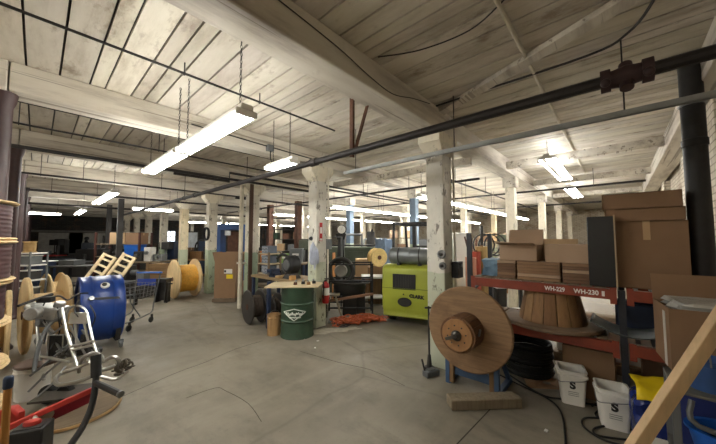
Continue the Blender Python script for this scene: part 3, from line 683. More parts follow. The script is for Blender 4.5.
b = MB(); b.tube(circ(pt(99, 300, 3.9) if False else pt(91, 332, 3.35), .05, 16, 'x'), .008, 6, True); b.build('ring', CHROME, sm)
# white pail with a brown lid, and the round wooden lids on the floor
pail(G(32, 396) , .13, .34, WHITE, 'white plastic pail behind the red jack at the left', handle=False)
b = MB(); b.lathe([(0, 0), (.17, 0), (.18, .012), (.17, .024), (0, .026)], n=28); o = b.build('round_disc', paint('#5a4234', .6)); o.location = V(G(32, 396)) + V((0, 0, .342)) + R2*.04; tag(o, 'brown round disc lying on the white pail', 'lid')
t = thing('wooden_disc', 'large round wooden disc flat on the floor under the red jack', 'disc', G(75, 412))
b = MB(); b.lathe([(.04, 0), (.34, 0), (.35, .01), (.35, .03), (.34, .04), (.04, .04)], n=40, closed=True); b.build('board', GREYW, t)
b = MB(); b.lathe([(.35, .008), (.357, .008), (.357, .032), (.35, .032)], n=40, closed=True); b.build('rim', PINE, t)
# red jack
fj = thing('floor_jack', 'red long framed floor jack with a bent black handle', 'jack', G(48, 470)); so = fj.location.copy(); pt = lambda px, py, d: D(px, py, d) - so
b = MB(); b.bar(pt(-6, 434, 1.95), pt(94, 389, 2.15), .035, .035); b.build('beam', REDF, fj, bev=.005)
b = MB(); b.bar(pt(50, 416, 2.12), pt(92, 396, 2.16), .02, .07); b.build('side_plate', paint('#8c2230', .45), fj, bev=.004)
b = MB(); b.tube(smooth_pts([pt(96, 356, 2.2), pt(96, 376, 2.17), pt(94.5, 392, 2.13), pt(91, 408, 2.08), pt(82, 428, 2.0), pt(66, 452, 1.9), pt(60, 470, 1.85)], 4), .02, 10); h = b.build('handle', BLACK, fj)
b = MB(); b.tube([pt(96, 355, 2.2), pt(96.2, 377, 2.17)], .031, 12); b.build('grip', BLACKR, h)
b = MB(); b.tube([pt(96, 383, 2.15), pt(104, 386.5, 2.1), pt(120, 394, 2.02)], .021, 10); h2 = b.build('cross_handle', BLACK, fj)
b = MB(); b.tube([pt(119.5, 393.7, 2.022), pt(121, 394.5, 2.015)], .022, 10); b.build('tip', STEEL, h2)
b = MB(); M = Matrix.Translation(pt(12, 415, 2.25)) @ Matrix.Rotation(CF + .4, 4, 'Z'); b.prism([(-.08, -.06), (.06, -.06), (.06, .0), (.02, .06), (-.06, .06)], -.04, .04, M @ Matrix.Rotation(PI/2, 4, 'X')); b.build('housing', REDF, fj, bev=.015)
b = MB(); b.tube([pt(36, 414, 2.03), pt(35, 422, 2.0)], .014, 8); b.tube([pt(25, 424, 1.98), pt(31, 420.5, 2.0)], .013, 8); b.build('clip', WHITE, fj, kind='stuff')
b = MB(); b.tube([pt(42, 412, 2.1), pt(48, 416, 2.08)], .035, 12); b.build('roller', paint('#9a8d78', .6), fj)
for px, py in ((20, 440),):
    q = pt(px, py, 2.2); q.z = .06 - so.z; b = MB(); b.lathe([(.01, -.025), (.06, -.025), (.06, .025), (.01, .025)], Matrix.Translation(q) @ Matrix.Rotation(CF + .6, 4, 'Z') @ AXY, 18); b.build('wheel', BLACKR, fj)
    b = MB(); b.bar(q, V((q.x, q.y, pt(px, py - 25, 2.15).z)), .03, .03); b.build('bracket', REDF, fj)
t = thing('battery_box', 'black box with a red knob at the bottom left edge', 'box', G(27, 505), CF + .35); so = t.location.copy()
zt = D(30, 436, 1.85).z
b = MB(); b.box((0, 0, zt/2), (.17, .13, zt)); b.build('case', BLACK, t, bev=.01)
b = MB(); b.box((0, 0, zt + .002), (.14, .1, .01)); b.build('lid', DARK, t, bev=.004)
b = MB(); b.lathe([(0, zt), (.04, zt + .006), (.042, zt + .02), (.036, zt + .03), (0, zt + .034)], Matrix.Diagonal((1.1, .7, 1, 1)), 20); b.build('knob', REDF, t)
t = thing('sledge_handle', 'upright wooden tool handle with a dark head at the bottom left corner', 'tool', G(-4, 560)); so = t.location.copy()
zt = D(2, 400, 1.5).z; b = MB(); b.tube([(0, 0, 0), (0.0, 0, zt)], [.022, .016], 10); b.build('shaft', wood('#a5702f', .5, 'z'), t)
b = MB(); b.box((0, 0, zt + .02), (.04, .04, .07)); b.build('head', BLUED, t, bev=.012)
# blue steel drum on casters
bd = thing('rolling_drum', 'big blue steel drum lying on its side on casters', 'drum', L(103, 4.72), 0)
Wd, Rd, cz = .50, .50, .60
b = MB(); b.lathe([(.02, -Wd/2 + .02), (Rd - .03, -Wd/2 + .02), (Rd - .03, -Wd/2 - .01), (Rd, -Wd/2 - .012), (Rd + .012, -Wd/2), (Rd, -Wd/2 + .02), (Rd + .004, -.14), (Rd + .014, -.12), (Rd + .004, -.1), (Rd + .004, .1), (Rd + .014, .12), (Rd + .004, .14), (Rd, Wd/2 - .02), (Rd + .012, Wd/2), (Rd, Wd/2 + .012), (Rd - .03, Wd/2 + .01), (Rd - .03, Wd/2 - .02), (.02, Wd/2 - .02)], Matrix.Translation((0, 0, cz)) @ AX, 48)
b.build('shell', BLUE, bd)
nrm = V((0, -math.cos(.85), math.sin(.85))); q = V((.02, 0, cz)) + nrm * Rd
b = MB(); b.cyl(q, q + nrm * .025, .055, n=20); o = b.build('bung', WHITE, bd); b = MB(); b.cyl(q + nrm * .02 + V((-.01, 0, .01)), q + nrm * .032 + V((-.01, 0, .01)), .03, n=14); b.build('plug', DARK, o)
nrm = V((0, -math.cos(.45), math.sin(.45))); q = V((-.02, 0, cz)) + nrm * (Rd + .02)
b = MB(); b.bar(q + V((-.16, 0, -.0)), q + V((.2, 0, -.03)), .018, .03); b.cyl(q + V((-.12, 0, 0)) - nrm*.02, q + V((-.12, 0, 0)) + nrm*.03, .03, n=12); b.build('latch_handle', STEEL, bd)
for s in (-1, 1):
    b = MB(); b.box((s*.2, 0, .14), (.06, .7, .05)); 
    b.prism([(-.35, .0), (.35, .0), (.42, .22), (.33, .2), (.2, .07), (-.2, .07), (-.33, .2), (-.42, .22)], s*.2 - .03, s*.2 + .03, Matrix(((0, 0, 1, 0), (1, 0, 0, 0), (0, 1, 0, .12), (0, 0, 0, 1)))); b.build('cradle', DARK, bd)
    for e in (-1, 1):
        b = MB(); b.lathe([(.01, -.02), (.055, -.02), (.06, 0), (.055, .02), (.01, .02)], Matrix.Translation((s*.24, e*.36, .06)) @ AX, 18); b.box((s*.24, e*.36, .1), (.06, .04, .05)); b.build('caster', GREYM, bd)
# shopping cart
sc_ = thing('shopping_cart', 'grey wire shopping cart with a blue handle beside the blue drum', 'cart', L(136, 5.75), .75)
def wirebox(b, a, q, z0, z1, r=.004, nx=7, nz=5):
    for k in range(nz + 1):
        z = z0 + (z1 - z0) * k / nz; f = k / nz; x0, x1 = a[0] - .06*f, q[0] + .05*f; y0, y1 = a[1] - .03*f, q[1] + .03*f
        b.tube([(x0, y0, z), (x1, y0, z), (x1, y1, z), (x0, y1, z)], r if k < nz else r*2, 5, True)
    for k in range(nx + 1):
        u = k / nx
        for (p0, p1) in (((a[0], a[1]), (a[0], q[1])), ((q[0], a[1]), (q[0], q[1])), ((a[0], a[1]), (q[0], a[1])), ((a[0], q[1]), (q[0], q[1]))):
            x, y = p0[0] + (p1[0]-p0[0])*u, p0[1] + (p1[1]-p0[1])*u; ex = -.06 if x == a[0] and p0[0] == p1[0] else .05 if x == q[0] and p0[0] == p1[0] else -.06 + .11*u if p0[1] == p1[1] else 0
            ey = -.03 if y == a[1] and p0[1] == p1[1] else .03 if y == q[1] and p0[1] == p1[1] else 0
            b.tube([(x, y, z0), (x + ex, y + ey, z1)], r, 5)
b = MB(); wirebox(b, (-.32, -.2), (.28, .2), .5, .8, r=.003, nx=6, nz=4); b.build('basket', paint('#8f9192', .4, .5), sc_, kind='stuff')
b = MB()
for s in (-1, 1): b.tube(smooth_pts([(.42, s*.24, .98), (.34, s*.22, .6), (.30, s*.2, .35), (.22, s*.2, .2), (-.35, s*.17, .16)], 3), .012, 8); b.tube([(-.3, s*.2, .5), (-.05, s*.19, .2)], .01, 8)
b.tube([(-.35, -.17, .16), (-.35, .17, .16)], .01, 8); b.build('frame', GREYM, sc_, kind='stuff')
b = MB(); b.tube([(.44, -.26, .99), (.44, .26, .99)], .018, 10); b.build('handle', BLUEB, sc_)
b = MB(); b.box((.36, 0, .8), (.012, .38, .14)); b.build('child_seat', paint('#2747a8', .5), sc_, bev=.004)
for sx in (-.33, .26):
    for s in (-1, 1):
        b = MB(); b.lathe([(.01, -.015), (.055, -.015), (.062, 0), (.055, .015), (.01, .015)], Matrix.Translation((sx, s*.19, .062)) @ AXY, 16); b.box((sx + .02, s*.19, .12), (.03, .03, .09)); b.build('wheel', DARK, sc_)
# leaning wooden frames on a low bench
p = L(108, 7.3); bench(p, 1.2, .7, .62, 'dark low table carrying the pale leaning ladder frames', CF, DARK, DARK)
LAD = wood('#dcc9a2', .7, 'z', .2)
for k in range(2):
    t = thing('wooden_ladder', ['pale wooden ladder frame leaning above the blue drum, left one', 'pale wooden ladder frame leaning above the blue drum, right one'][k], 'ladder', p + R2*(-.28 + .5*k) - F2*.1 + V((0, 0, .655)), CF)
    M = Matrix.Rotation(.38, 4, 'Y') @ Matrix.Rotation(-.35, 4, 'X')
    for s in (-1, 1):
        b = MB(); b.box(None, (.07, .04, .72), M=M @ Matrix.Translation((s*.15, 0, .36))); b.build('rail', LAD, t)
    for z in (.08, .25, .42, .58, .69):
        b = MB(); b.box(None, (.24, .03, .05), M=M @ Matrix.Translation((0, 0, z))); b.build('rung', LAD, t)

# ------------------------------------------------------------------ middle of the hall
reel(L(186, 8.6), .55, .26, .60, 'pale wooden reel wound with yellow cable by the fourth column', wound=YEL, rw=.39, ft=.05, rz=.03)
t = thing('reel_jack', 'small black metal stand beside the yellow cable reel', 'stand', L(165, 7.95), CF)
for s in (-1, 1):
    b = MB(); b.box((s*.13, 0, .30), (.04, .22, .6)); b.build('leg', BLACK, t, bev=.005)
b = MB(); b.box((0, 0, .58), (.32, .26, .1)); b.build('top', BLACK, t, bev=.008); b = MB(); b.box((0, .06, .28), (.24, .03, .5)); b.build('back_panel', DARK, t)
b = MB(); b.bar((.1, -.1, .55), (.32, -.1, .5), .03, .03); b.bar((.24, -.1, .5), (.2, -.12, 0), .03, .03); b.build('arm', BLACK, t)
t = thing('wooden_crate', 'brown rough wooden crate standing behind the black metal stand', 'crate', L(163, 9.5), CF + .2)
b = MB(); b.box((0, 0, .48), (.62, .5, .84)); b.build('core', OLDW2, t)
for k in range(5):
    b = MB(); b.box((0, -.262, .12 + .18*k), (.66, .022, .15)); b.build('slat', wood('#8b6f4c', .8, 'x', .35), t)
for s in (-1, 1):
    b = MB(); b.box((s*.29, -.28, .48), (.07, .02, .92)); b.build('batten', wood('#8b6f4c', .8, 'z', .35), t)
# tall carton on a pallet
def pallet(loc, w, d, label, rz=0):
    t = thing('pallet', label, 'pallet', loc, rz)
    for k in range(3):
        b = MB(); b.box((0, -d/2 + .05 + (d - .1)*k/2, .05), (w, .08, .07)); b.build('bearer', GREYW, t)
    for k in range(5):
        b = MB(); b.box((-w/2 + .06 + (w - .12)*k/4, 0, .0975), (.1, d, .02)); b.build('deck_board', GREYW, t)
    return t
p = L(230.5, 8.15); pallet(p, .62, .66, 'grey wooden pallet under the tall open carton', CF)
t = carton(p + V((0, 0, .11)), (.56, .56, .97), 'tall brown carton with white and yellow labels standing on a pallet', CF, CARD, {'f': 1.45, 'b': 1.2, 'l': 1.3, 'r': .9})
b = MB(); b.box((.09, -.2825, .72), (.22, .003, .12)); b.build('white_label', WHITE, t); b = MB(); b.box((.13, -.2825, .58), (.17, .003, .11)); b.build('yellow_label', YELB, t)
b = MB(); b.box((.01, -.2845, .72), (.05, .001, .06)); b.build('label_print', DARK, t)
# bench with vise, machine and bins between the second and third columns
pb_ = V((3.95, 5.85, 0)); bn = bench(pb_, .8, 1.75, .83, 'cluttered workbench behind the green drum between two columns', 0, wood('#a38a66', .7, 'y'), BLUED)
def onb(dx, dy): return pb_ + V((dx, dy, .83))
t = shelf_unit(onb(-.05, .62), .5, .36, [.04, .28, .52], .55, 'low wooden shelf with boards on the workbench by the third column', PI/2, GREYW, wood('#c9b795', .7, 'x'), bt=.025)
for k in range(3):
    t = thing('parts_drawer_box', ['grey parts drawer box at the bottom of the bench shelf', 'grey parts drawer box on the middle of the bench shelf', 'grey parts drawer box on top of the bench shelf'][k], 'drawer box', onb(-.06, .62) + V((0, 0, [.04, .28, .52][k])), 0)
    b = MB(); b.box((0, 0, .09), (.24, .3, .18)); b.build('case', paint('#5d6673', .5), t, bev=.004)
    for i in range(2):
        for q in range(2):
            b = MB(); b.box((-.123, -.07 + .14*i, .05 + .08*q), (.012, .12, .065)); d = b.build('drawer', paint('#9aa3ad', .4), t); b = MB(); b.box((-.134, -.07 + .14*i, .04 + .08*q), (.012, .04, .012)); b.build('knob', DARK, d)
gm = thing('motor_grinder', 'black round motor housing on a pedestal behind the second column', 'machine', onb(-.12, -.42), 0)
b = MB(); b.lathe([(.02, -.14), (.15, -.14), (.20, -.1), (.21, -.04), (.21, .08), (.17, .13), (.02, .14)], Matrix.Translation((0, 0, .30)) @ AX, 30); b.build('housing', BLACK, gm)
b = MB(); b.lathe([(.03, -.16), (.11, -.16), (.12, -.14), (.03, -.14)], Matrix.Translation((0, 0, .30)) @ AX, 24); b.build('cover', GREYM, gm)
b = MB(); b.frus((0, 0), (.16, .14), (.08, .07), 0, .16); b.build('pedestal', DARK, gm, bev=.008)
b = MB(); b.tube(smooth_pts([(0, .1, .45), (-.05, .3, .52), (-.1, .45, .42)], 4), .03, 10); b.build('spout', DARK, gm)
vs = thing('bench_vise', 'dark blue bench vise on the workbench near the motor', 'vise', onb(-.22, .1), .3)
b = MB(); b.box((0, 0, .04), (.2, .2, .08)); b.box((0, 0, .12), (.24, .1, .12)); b.build('body', BLUED, vs, bev=.012)
b = MB(); b.box((-.17, 0, .13), (.06, .14, .12)); b.build('front_jaw', BLUED, vs, bev=.01); b = MB(); b.cyl((-.3, 0, .1), (.1, 0, .1), .02, n=10); b.cyl((-.29, -.1, .1), (-.29, .1, .1), .008, n=8); b.build('screw_handle', STEEL, vs)
for k, (dx, dy, w, h, m_, nm) in enumerate(((-.25, -.15, .16, .05, PINE, 'small pale wooden block lying on the bench front'), (-.27, -.66, .12, .09, paint('#c89a5c', .6), 'tan tin on the bench end near the second column'), (.22, -.1, .2, .22, DGREEN, 'green bin at the back of the cluttered workbench'), (.22, .18, .15, .2, ORANGE, 'orange bin at the back of the cluttered workbench'), (.05, .35, .18, .1, DARK, 'dark small case on the workbench beside the low shelf'), (.2, .4, .12, .25, GREYM, 'grey canister at the back of the cluttered workbench'))):
    t = thing(['wood_block', 'tin', 'bin', 'bin', 'tool_case', 'canister'][k], nm, ['block', 'tin', 'bin', 'bin', 'case', 'canister'][k], onb(dx, dy), .2*k)
    b = MB(); b.box((0, 0, h/2), (w, w*.8, h)); b.build('body', m_, t, bev=.008)
    if k in (2, 3, 5): b = MB(); b.box((0, 0, h + .006), (w*1.06, w*.86, .012)); b.build('rim', m_, t)
    if k == 4: b = MB(); b.tube([(-.05, 0, h), (-.05, 0, h + .03), (.05, 0, h + .03), (.05, 0, h)], .006, 6); b.build('handle', GREYM, t)
# two dark reels, wooden pail, green drum
reel(L(257, 5.95) + V((.0, .05, 0)), .335, .13, .28, 'black spoked reel standing left of the wooden pail', mf=paint('#36322e', .5, .2, .25, 6, .2), wound=paint('#4b3f35', .8), rw=.22, ft=.03, rz=-.12)
reel(L(275, 5.95), .30, .13, .22, 'second black reel half hidden behind the wooden pail', mf=paint('#36322e', .5, .2, .25, 6, .2), wound=paint('#4b3f35', .8), rw=.2, ft=.03, rz=-.1)
b = MB(); b.box((0, 0, .44), (.06, .06, .88)); o = b.build('post', BLUED); o.location = L(270, 5.62); tag(o, 'dark blue upright metal post left of the green drum', 'post')
pail(L(275.5, 5.27), .115, .36, wood('#a98559', .65, 'z'), 'tan wooden pail with wire handle beside the green drum', rt=.12)
dr = thing('oil_drum', 'green steel drum with worn white diamond mark under a plywood board', 'drum', L(298.5, 5.25), CF)
b = MB(); R_ = .285; b.lathe([(.02, .03), (R_ - .02, .03), (R_ - .02, 0), (R_ + .006, 0), (R_ + .008, .012), (R_, .025), (R_, .27), (R_ + .012, .285), (R_ + .012, .295), (R_, .31), (R_, .56), (R_ + .012, .575), (R_ + .012, .585), (R_, .60), (R_, .84), (R_ + .008, .855), (R_ + .008, .868), (R_ - .02, .868), (R_ - .02, .85), (.02, .85)], n=40); b.build('shell', DGREEN, dr)
def on_cyl(b, pts, R, r):                       # strip following a drum's side
    b.tube([V((R * math.sin(x / R), -R * math.cos(x / R), z)) for x, z in pts], r, 5)
wm = paint('#c9cdc4', .7, 0, .2, 30)
for pts in ([(-.2, .50), (0, .58 - .01), (.2, .5), (0, .33), (-.2, .5)],):
    q = []
    for i in range(len(pts) - 1):
        for k in range(8): q.append((pts[i][0] + (pts[i+1][0]-pts[i][0])*k/8, pts[i][1] + (pts[i+1][1]-pts[i][1])*k/8))
    b = MB(); on_cyl(b, [(x, .42 + (z - .45) * .8) for x, z in q + [q[0]]], R_ + .006, .008); b.build('diamond_mark', wm, dr)
b = MB(); on_cyl(b, [(-.15 + .3*k/40, .43 + .018*math.sin(k*1.3) + .012*math.sin(k*.5)) for k in range(41)], R_ + .006, .011); b.build('faded_lettering', wm, dr)
b = MB(); on_cyl(b, [(-.09 + .2*k/30, .375 + .012*math.sin(k*1.6)) for k in range(31)], R_ + .006, .008); b.build('faded_lettering', wm, dr)
bo = thing('plywood_board', 'pale plywood board lying across the top of the green drum', 'board', dr.location + V((-.02, .06, .87)), CF + .1)
b = MB(); b.prism([(-.48, -.3), (.42, -.33), (.5, .12), (.3, .3), (-.42, .3)], 0, .022); b.build('sheet', wood('#cdbb98', .75, 'x'), bo, bev=.003)
for k, (x, y) in enumerate(((.02, -.1), (.15, -.04), (.25, -.12), (.34, .02))):
    t = thing('machine_fitting', ['brown fitting on the drum board, leftmost of four', 'dark fitting on the drum board, second from the left', 'brown fitting on the drum board, third from the left', 'dark fitting on the drum board, rightmost of four'][k], 'fitting', bo.location + Matrix.Rotation(CF + .1, 3, 'Z') @ V((x, y, .0225)), k)
    b = MB(); b.cyl((0, 0, 0), (0, 0, .045), .035, .03, 12); b.build('base', [RUST, DARK, OLDW, DARK][k], t); b = MB(); b.cyl((0, 0, .045), (.02, 0, .08), .016, n=10); b.build('stud', STEEL, t)
# extinguisher on the second column
fe = thing('fire_extinguisher', 'red fire extinguisher mounted on the second white column', 'fire extinguisher', (X0 + .05, Y0 + SY - .21, .46))
b = MB(); b.lathe([(.05, 0), (.065, .01), (.068, .03), (.068, .33), (.06, .37), (.03, .40), (.022, .42)], n=22); b.build('cylinder', RED, fe)
b = MB(); b.cyl((0, 0, .42), (0, 0, .45), .02, n=10); b.box((.03, 0, .47), (.12, .02, .015)); b.box((.03, 0, .445), (.1, .02, .012)); b.build('valve', BLACK, fe)
b = MB(); b.tube(smooth_pts([(-.01, -.02, .44), (-.08, -.03, .42), (-.085, -.03, .25), (-.08, -.03, .1)], 4), .011, 7); b.build('hose', BLACK, fe)
b = MB(); b.lathe([(.0685, .16), (.0695, .16), (.0695, .3), (.0685, .3)], n=22, closed=True); b.build('label', WHITE, fe)
b = MB(); b.box((0, .065, .25), (.05, .03, .3)); b.build('bracket', GREYM, fe)
# coil winder cage
cw = thing('coil_winder', 'black caged coil winding machine with a big ring beside the second column', 'machine', V((4.85, 4.62, 0)), CF)
for sx in (-.5, .5):
    for sy in (-.3, .3):
        b = MB(); b.box((sx, sy, .58), (.04, .04, 1.16)); b.build('post', BLACK, cw)
for z in (.2, .78, 1.14):
    b = MB(); b.tube([(-.5, -.3, z), (.5, -.3, z), (.5, .3, z), (-.5, .3, z)], .018, 6, True); b.build('rail', BLACK, cw)
b = MB(); b.tube(circ((-.2, -.1, .98), .27, 30, 'y'), .05, 10, True); b.build('ring', DARK, cw)
b = MB(); b.lathe([(.06, -.05), (.13, -.06), (.15, 0), (.13, .06), (.06, .05)], Matrix.Translation((-.2, -.06, .98)) @ AXY, 24); b.build('hub', paint('#8f8d85', .5, .3), cw)
b = MB(); b.tube(circ((.02, -.05, .72), .42, 30, 'z', ry=.28), .025, 8, True); b.build('hoop', DARK, cw)
b = MB(); b.lathe([(.1, .4), (.32, .45), (.38, .62), (.36, .7), (.3, .7), (.28, .5), (.1, .46)], Matrix.Diagonal((1, .75, 1, 1)), 28); b.build('bowl', BLACK, cw)
b = MB(); b.box((0, 0, .2), (.3, .3, .4)); b.box((.25, .1, .3), (.2, .2, .6)); b.build('base', DARK, cw, bev=.01)
b = MB(); b.bar((-.5, -.36, .36), (.52, -.38, .52), .05, .05); b.build('front_pole', wood('#8c6a53', .6, 'x'), cw)
b = MB(); b.box((-.36, -.36, .5), (.3, .25, .03)); b.bar((-.3, -.42, .5), (-.16, -.42, .03), .04, .04); b.bar((-.45, -.3, .5), (-.5, -.3, .0), .04, .04); b.build('side_tray', wood('#a39a88', .6, 'x'), cw)
# orange hose heap on the floor
hp = thing('hose_heap', 'tangled orange hoses heaped along the floor before the winder', 'hose', L(358, 6.0)); rnd = random.Random(5)
b = MB(); u = (L(383, 6.2) - L(336, 5.85)) ; ud = u.normalized(); un = V((-ud.y, ud.x, 0))
for k in range(26):
    pts = []; s = rnd.uniform(-.55, -.35)
    for i in range(9):
        q = s + i * .12; pts.append(ud * (q * u.length * 1.0) + un * (rnd.uniform(-.2, .2)) + V((0, 0, rnd.uniform(.02, .15) * (1 - abs(q)*.6))))
    b.tube(smooth_pts(pts, 3), .011, 5)
b.build('hose', ORANGE, hp, kind='stuff')
b = MB()
for k in range(3): b.tube([q + V((rnd.uniform(-.03, .03), rnd.uniform(-.03, .03), .012 + .015*k)) for q in circ((0, 0, 0), .13 - .01*k, 20)], .008, 6, True)
o = b.build('wire_coil', DARK); o.location = G(343, 325.5); tag(o, 'small loop of dark wire on the floor below the extinguisher', 'wire')
b = MB(); b.box((0, 0, .02), (.2, .14, .04)); o = b.build('metal_block', GREYM, bev=.006); o.location = G(333, 322); o.rotation_euler = (0, 0, .5); tag(o, 'small grey metal block on the floor beside the second column', 'block')
bench(L(373, 7.4), .6, .5, .78, 'small pale topped table behind the caged winder', CF, WHITEP, BLACK)
# dial scale, olive machine with gauge
ds = thing('dial_scale', 'tall black dial scale with a round white face behind the winder', 'scale', L(341, 8.6), CF)
b = MB(); b.frus((0, 0), (.16, .14), (.08, .08), .1, 1.7); b.box((0, 0, .05), (.5, .5, .1)); b.build('pedestal', BLACK, ds, bev=.01)
b = MB(); b.lathe([(.01, -.05), (.14, -.05), (.15, -.02), (.15, .06), (.01, .07)], Matrix.Translation((.02, -.04, 1.98)) @ AXY, 28); b.build('head', DARK, ds)
b = MB(); b.lathe([(.01, -.0), (.12, -.0), (.12, .01), (.01, .01)], Matrix.Translation((.02, -.105, 1.98)) @ AXY, 28); f = b.build('dial', WHITE, ds)
b = MB(); b.bar((.02, -.108, 1.96), (.06, -.108, 2.09), .012, .004); b.build('needle', BLACK, f)
b = MB(); b.frus((0, 0), (.1, .08), (.16, .1), 1.68, 1.86); b.build('neck', DARK, ds)
om = thing('olive_tank_machine', 'olive green machine cabinet with pipes behind the caged winder', 'machine', L(356, 9.7), CF)
b = MB(); b.box((0, 0, .72), (1.9, .8, 1.44)); b.build('cabinet', OLIVE, om, bev=.02)
for k in range(3):
    b = MB(); b.box((-.6 + .6*k, -.41, .75), (.5, .02, 1.1)); d = b.build('door', OLIVE, om, bev=.004); b = MB(); b.cyl((-.42 + .6*k, -.42, .8), (-.42 + .6*k, -.46, .8), .03); b.build('knob', BLACK, d)
b = MB(); b.tube([(-.9, -.5, 1.5), (.9, -.5, 1.5)], .025, 8); b.tube([(-.9, -.5, 1.5), (-.9, -.3, 1.4)], .025, 8); b.tube([(.9, -.5, 1.5), (.9, -.3, 1.4)], .025, 8); b.build('pipe_rail', DARK, om)
b = MB(); b.cyl((.5, 0, 1.44), (.5, 0, 1.95), .13, n=16); b.build('chimney', DARK, om); b = MB(); b.tube([(-.4, 0, 1.44), (-.4, 0, 1.85), (.2, 0, 1.85), (.2, 0, 1.44)], .05, 10); b.build('duct', GREYM, om)
b = MB(); b.box((0, 0, .62), (.09, .03, .46)); b.box((0, .04, .32), (.03, .03, .64)); o = b.build('gauge_board', paint('#c98a54', .6)); o.location = L(334, 8.2, .75); 
tag(o, 'narrow orange upright gauge board behind the caged winder', 'gauge'); o.location.z = 0.0
for v in o.data.vertices: v.co.z *= 1.55
# forklift
fk = thing('forklift', 'lime green forklift seen from behind with a gas bottle on top', 'forklift', L(406, 5.75), math.atan2((L(430, 5.45) - L(382, 5.85)).y, (L(430, 5.45) - L(382, 5.85)).x))
# local x to the right in the picture, y away from the viewer
b = MB(); prof = [(0, .16), (.02, .24), (-.03, .34), (-.05, .72), (-.02, 1.12), (.06, 1.17), (.3, 1.19), (.36, 1.0), (.36, .16)]
A = MB(); A.prism([(y, z) for y, z in prof], -.50, .50, Matrix(((0, 0, 1, 0), (1, 0, 0, 0), (0, 1, 0, 0), (0, 0, 0, 1))))
A.build('counterweight', LIME, fk, bev=.03)
b = MB(); b.box((0, 1.0, .62), (.92, 1.3, .75)); b.build('chassis', LIME, fk, bev=.04)
b = MB(); b.prism([(-.23, -.15), (.23, -.15), (.23, .15), (-.23, .15)], 0, .02, Matrix.Translation((-.04, -.035, .86)) @ Matrix.Rotation(PI/2, 4, 'X')); o = b.build('radiator_grille', BLACK, fk, bev=.008)
for k in range(7):
    b = MB(); b.box((-.2 + .05*(k + 1) - .05, -.058, .86), (.008, .006, .26)); b.build('slat', DARK, o)
b = MB(); b.lathe([(0, 0), (.13, 0), (.14, .01), (.13, .02), (0, .02)], Matrix.Translation((-.03, -.045, .47)) @ Matrix.Rotation(PI/2, 4, 'X') @ Matrix.Diagonal((1, .62, 1, 1)), 28); b.build('tow_recess', BLACK, fk)
b = MB(); b.box((0, -.052, .73), (.98, .01, .012)); b.build('seam', paint('#6f7a20', .5), fk)
text('CLARK', .09, Matrix.Translation((.07, -.062, .60)) @ Matrix.Rotation(PI/2, 4, 'X') @ Matrix.Rotation(-.06, 4, 'Z'), BLACK, fk, sx=1.0, ext=.004, off=.004)
b = MB(); b.ball((-.05, -.05, .62), .015); b.build('latch', DARK, fk)
gb = MB(); gb.lathe([(.02, -.44), (.10, -.43), (.155, -.39), (.167, -.35), (.167, -.02), (.172, -.015), (.172, .015), (.167, .02), (.167, .33), (.155, .37), (.10, .41), (.02, .42)], Matrix.Translation((.03, .18, 1.36)) @ AX, 28)
g_ = gb.build('gas_bottle', paint('#7f8486', .4, .5, .12, 5), fk)
b = MB(); b.lathe([(.04, .36), (.11, .38), (.11, .45), (.095, .45), (.09, .40)], Matrix.Translation((.03, .18, 1.36)) @ AX, 20); b.build('collar', GREYM, g_); b = MB(); b.cyl((.44, .18, 1.36), (.52, .18, 1.38), .03); b.tube(smooth_pts([(.5, .18, 1.38), (.56, .14, 1.5), (.56, .1, 1.3), (.5, .1, 1.2)], 3), .014, 6); b.build('valve', STEEL, g_)
for x in (-.18, .24):
    b = MB(); b.tube(circ((x, .18, 1.36), .176, 24, 'x'), .010, 6, True); b.build('strap', BLACK, g_); b = MB(); b.box((x, .18, 1.2), (.06, .26, .05)); b.build('cradle', BLACK, g_)
for sx in (-.42, .42):
    b = MB(); b.bar((sx, .42, 1.0), (sx, .55, 2.02), .05, .05); b.bar((sx, 1.75, .9), (sx, 1.5, 2.02), .05, .05); b.build('guard_post', BLACK, fk)
b = MB(); b.box((0, 1.03, 2.04), (.92, 1.05, .04)); bmesh.ops.delete(b.bm, geom=list(b.bm.verts), context='VERTS')
for y in (.53, 1.52): b.box((0, y, 2.04), (.92, .06, .05))
for x in (-.43, .43): b.box((x, 1.03, 2.04), (.06, 1.0, .05))
for k in range(4): b.box((0, .72 + .2*k, 2.04), (.86, .03, .03))
b.build('overhead_guard', BLACK, fk)
b = MB(); b.box((0, .75, 1.08), (.5, .45, .14)); b.box((0, .52, 1.3), (.48, .12, .45)); b.build('seat', BLACKR, fk, bev=.04)
for sx in (-.3, .3):
    b = MB(); b.box((sx, 1.95, 1.1), (.09, .12, 2.1)); b.build('mast_rail', BLACK, fk)
b = MB(); b.box((0, 1.95, 1.5), (.6, .05, .06)); b.box((0, 1.95, .5), (.6, .05, .06)); b.build('mast_crossbar', BLACK, fk)
for sx in (-.22, .22):
    b = MB(); b.bar((sx, 2.05, .08), (sx, 3.0, .06), .1, .04); b.box((sx, 2.05, .4), (.1, .04, .7)); b.build('fork', BLACK, fk)
for sx in (-.42, .42):
    for y, r in ((.42, .2), (1.6, .26)):
        b = MB(); b.lathe([(.06, -.08), (r - .03, -.08), (r, -.06), (r, .06), (r - .03, .08), (.06, .08)], Matrix.Translation((sx, y, r)) @ AX, 24); w_ = b.build('wheel', BLACKR, fk); b = MB(); b.lathe([(.01, -.085), (.09, -.085), (.09, .085), (.01, .085)], Matrix.Translation((sx, y, r)) @ AX, 16); b.build('hub', LIME, w_)
b = MB(); b.tube(circ((-.05, 1.35, 1.3), .17, 20), .015, 6, True); b.tube([(-.05, 1.35, 1.3), (-.05, 1.6, 1.0)], .03, 8); b.build('steering_wheel', BLACK, fk)
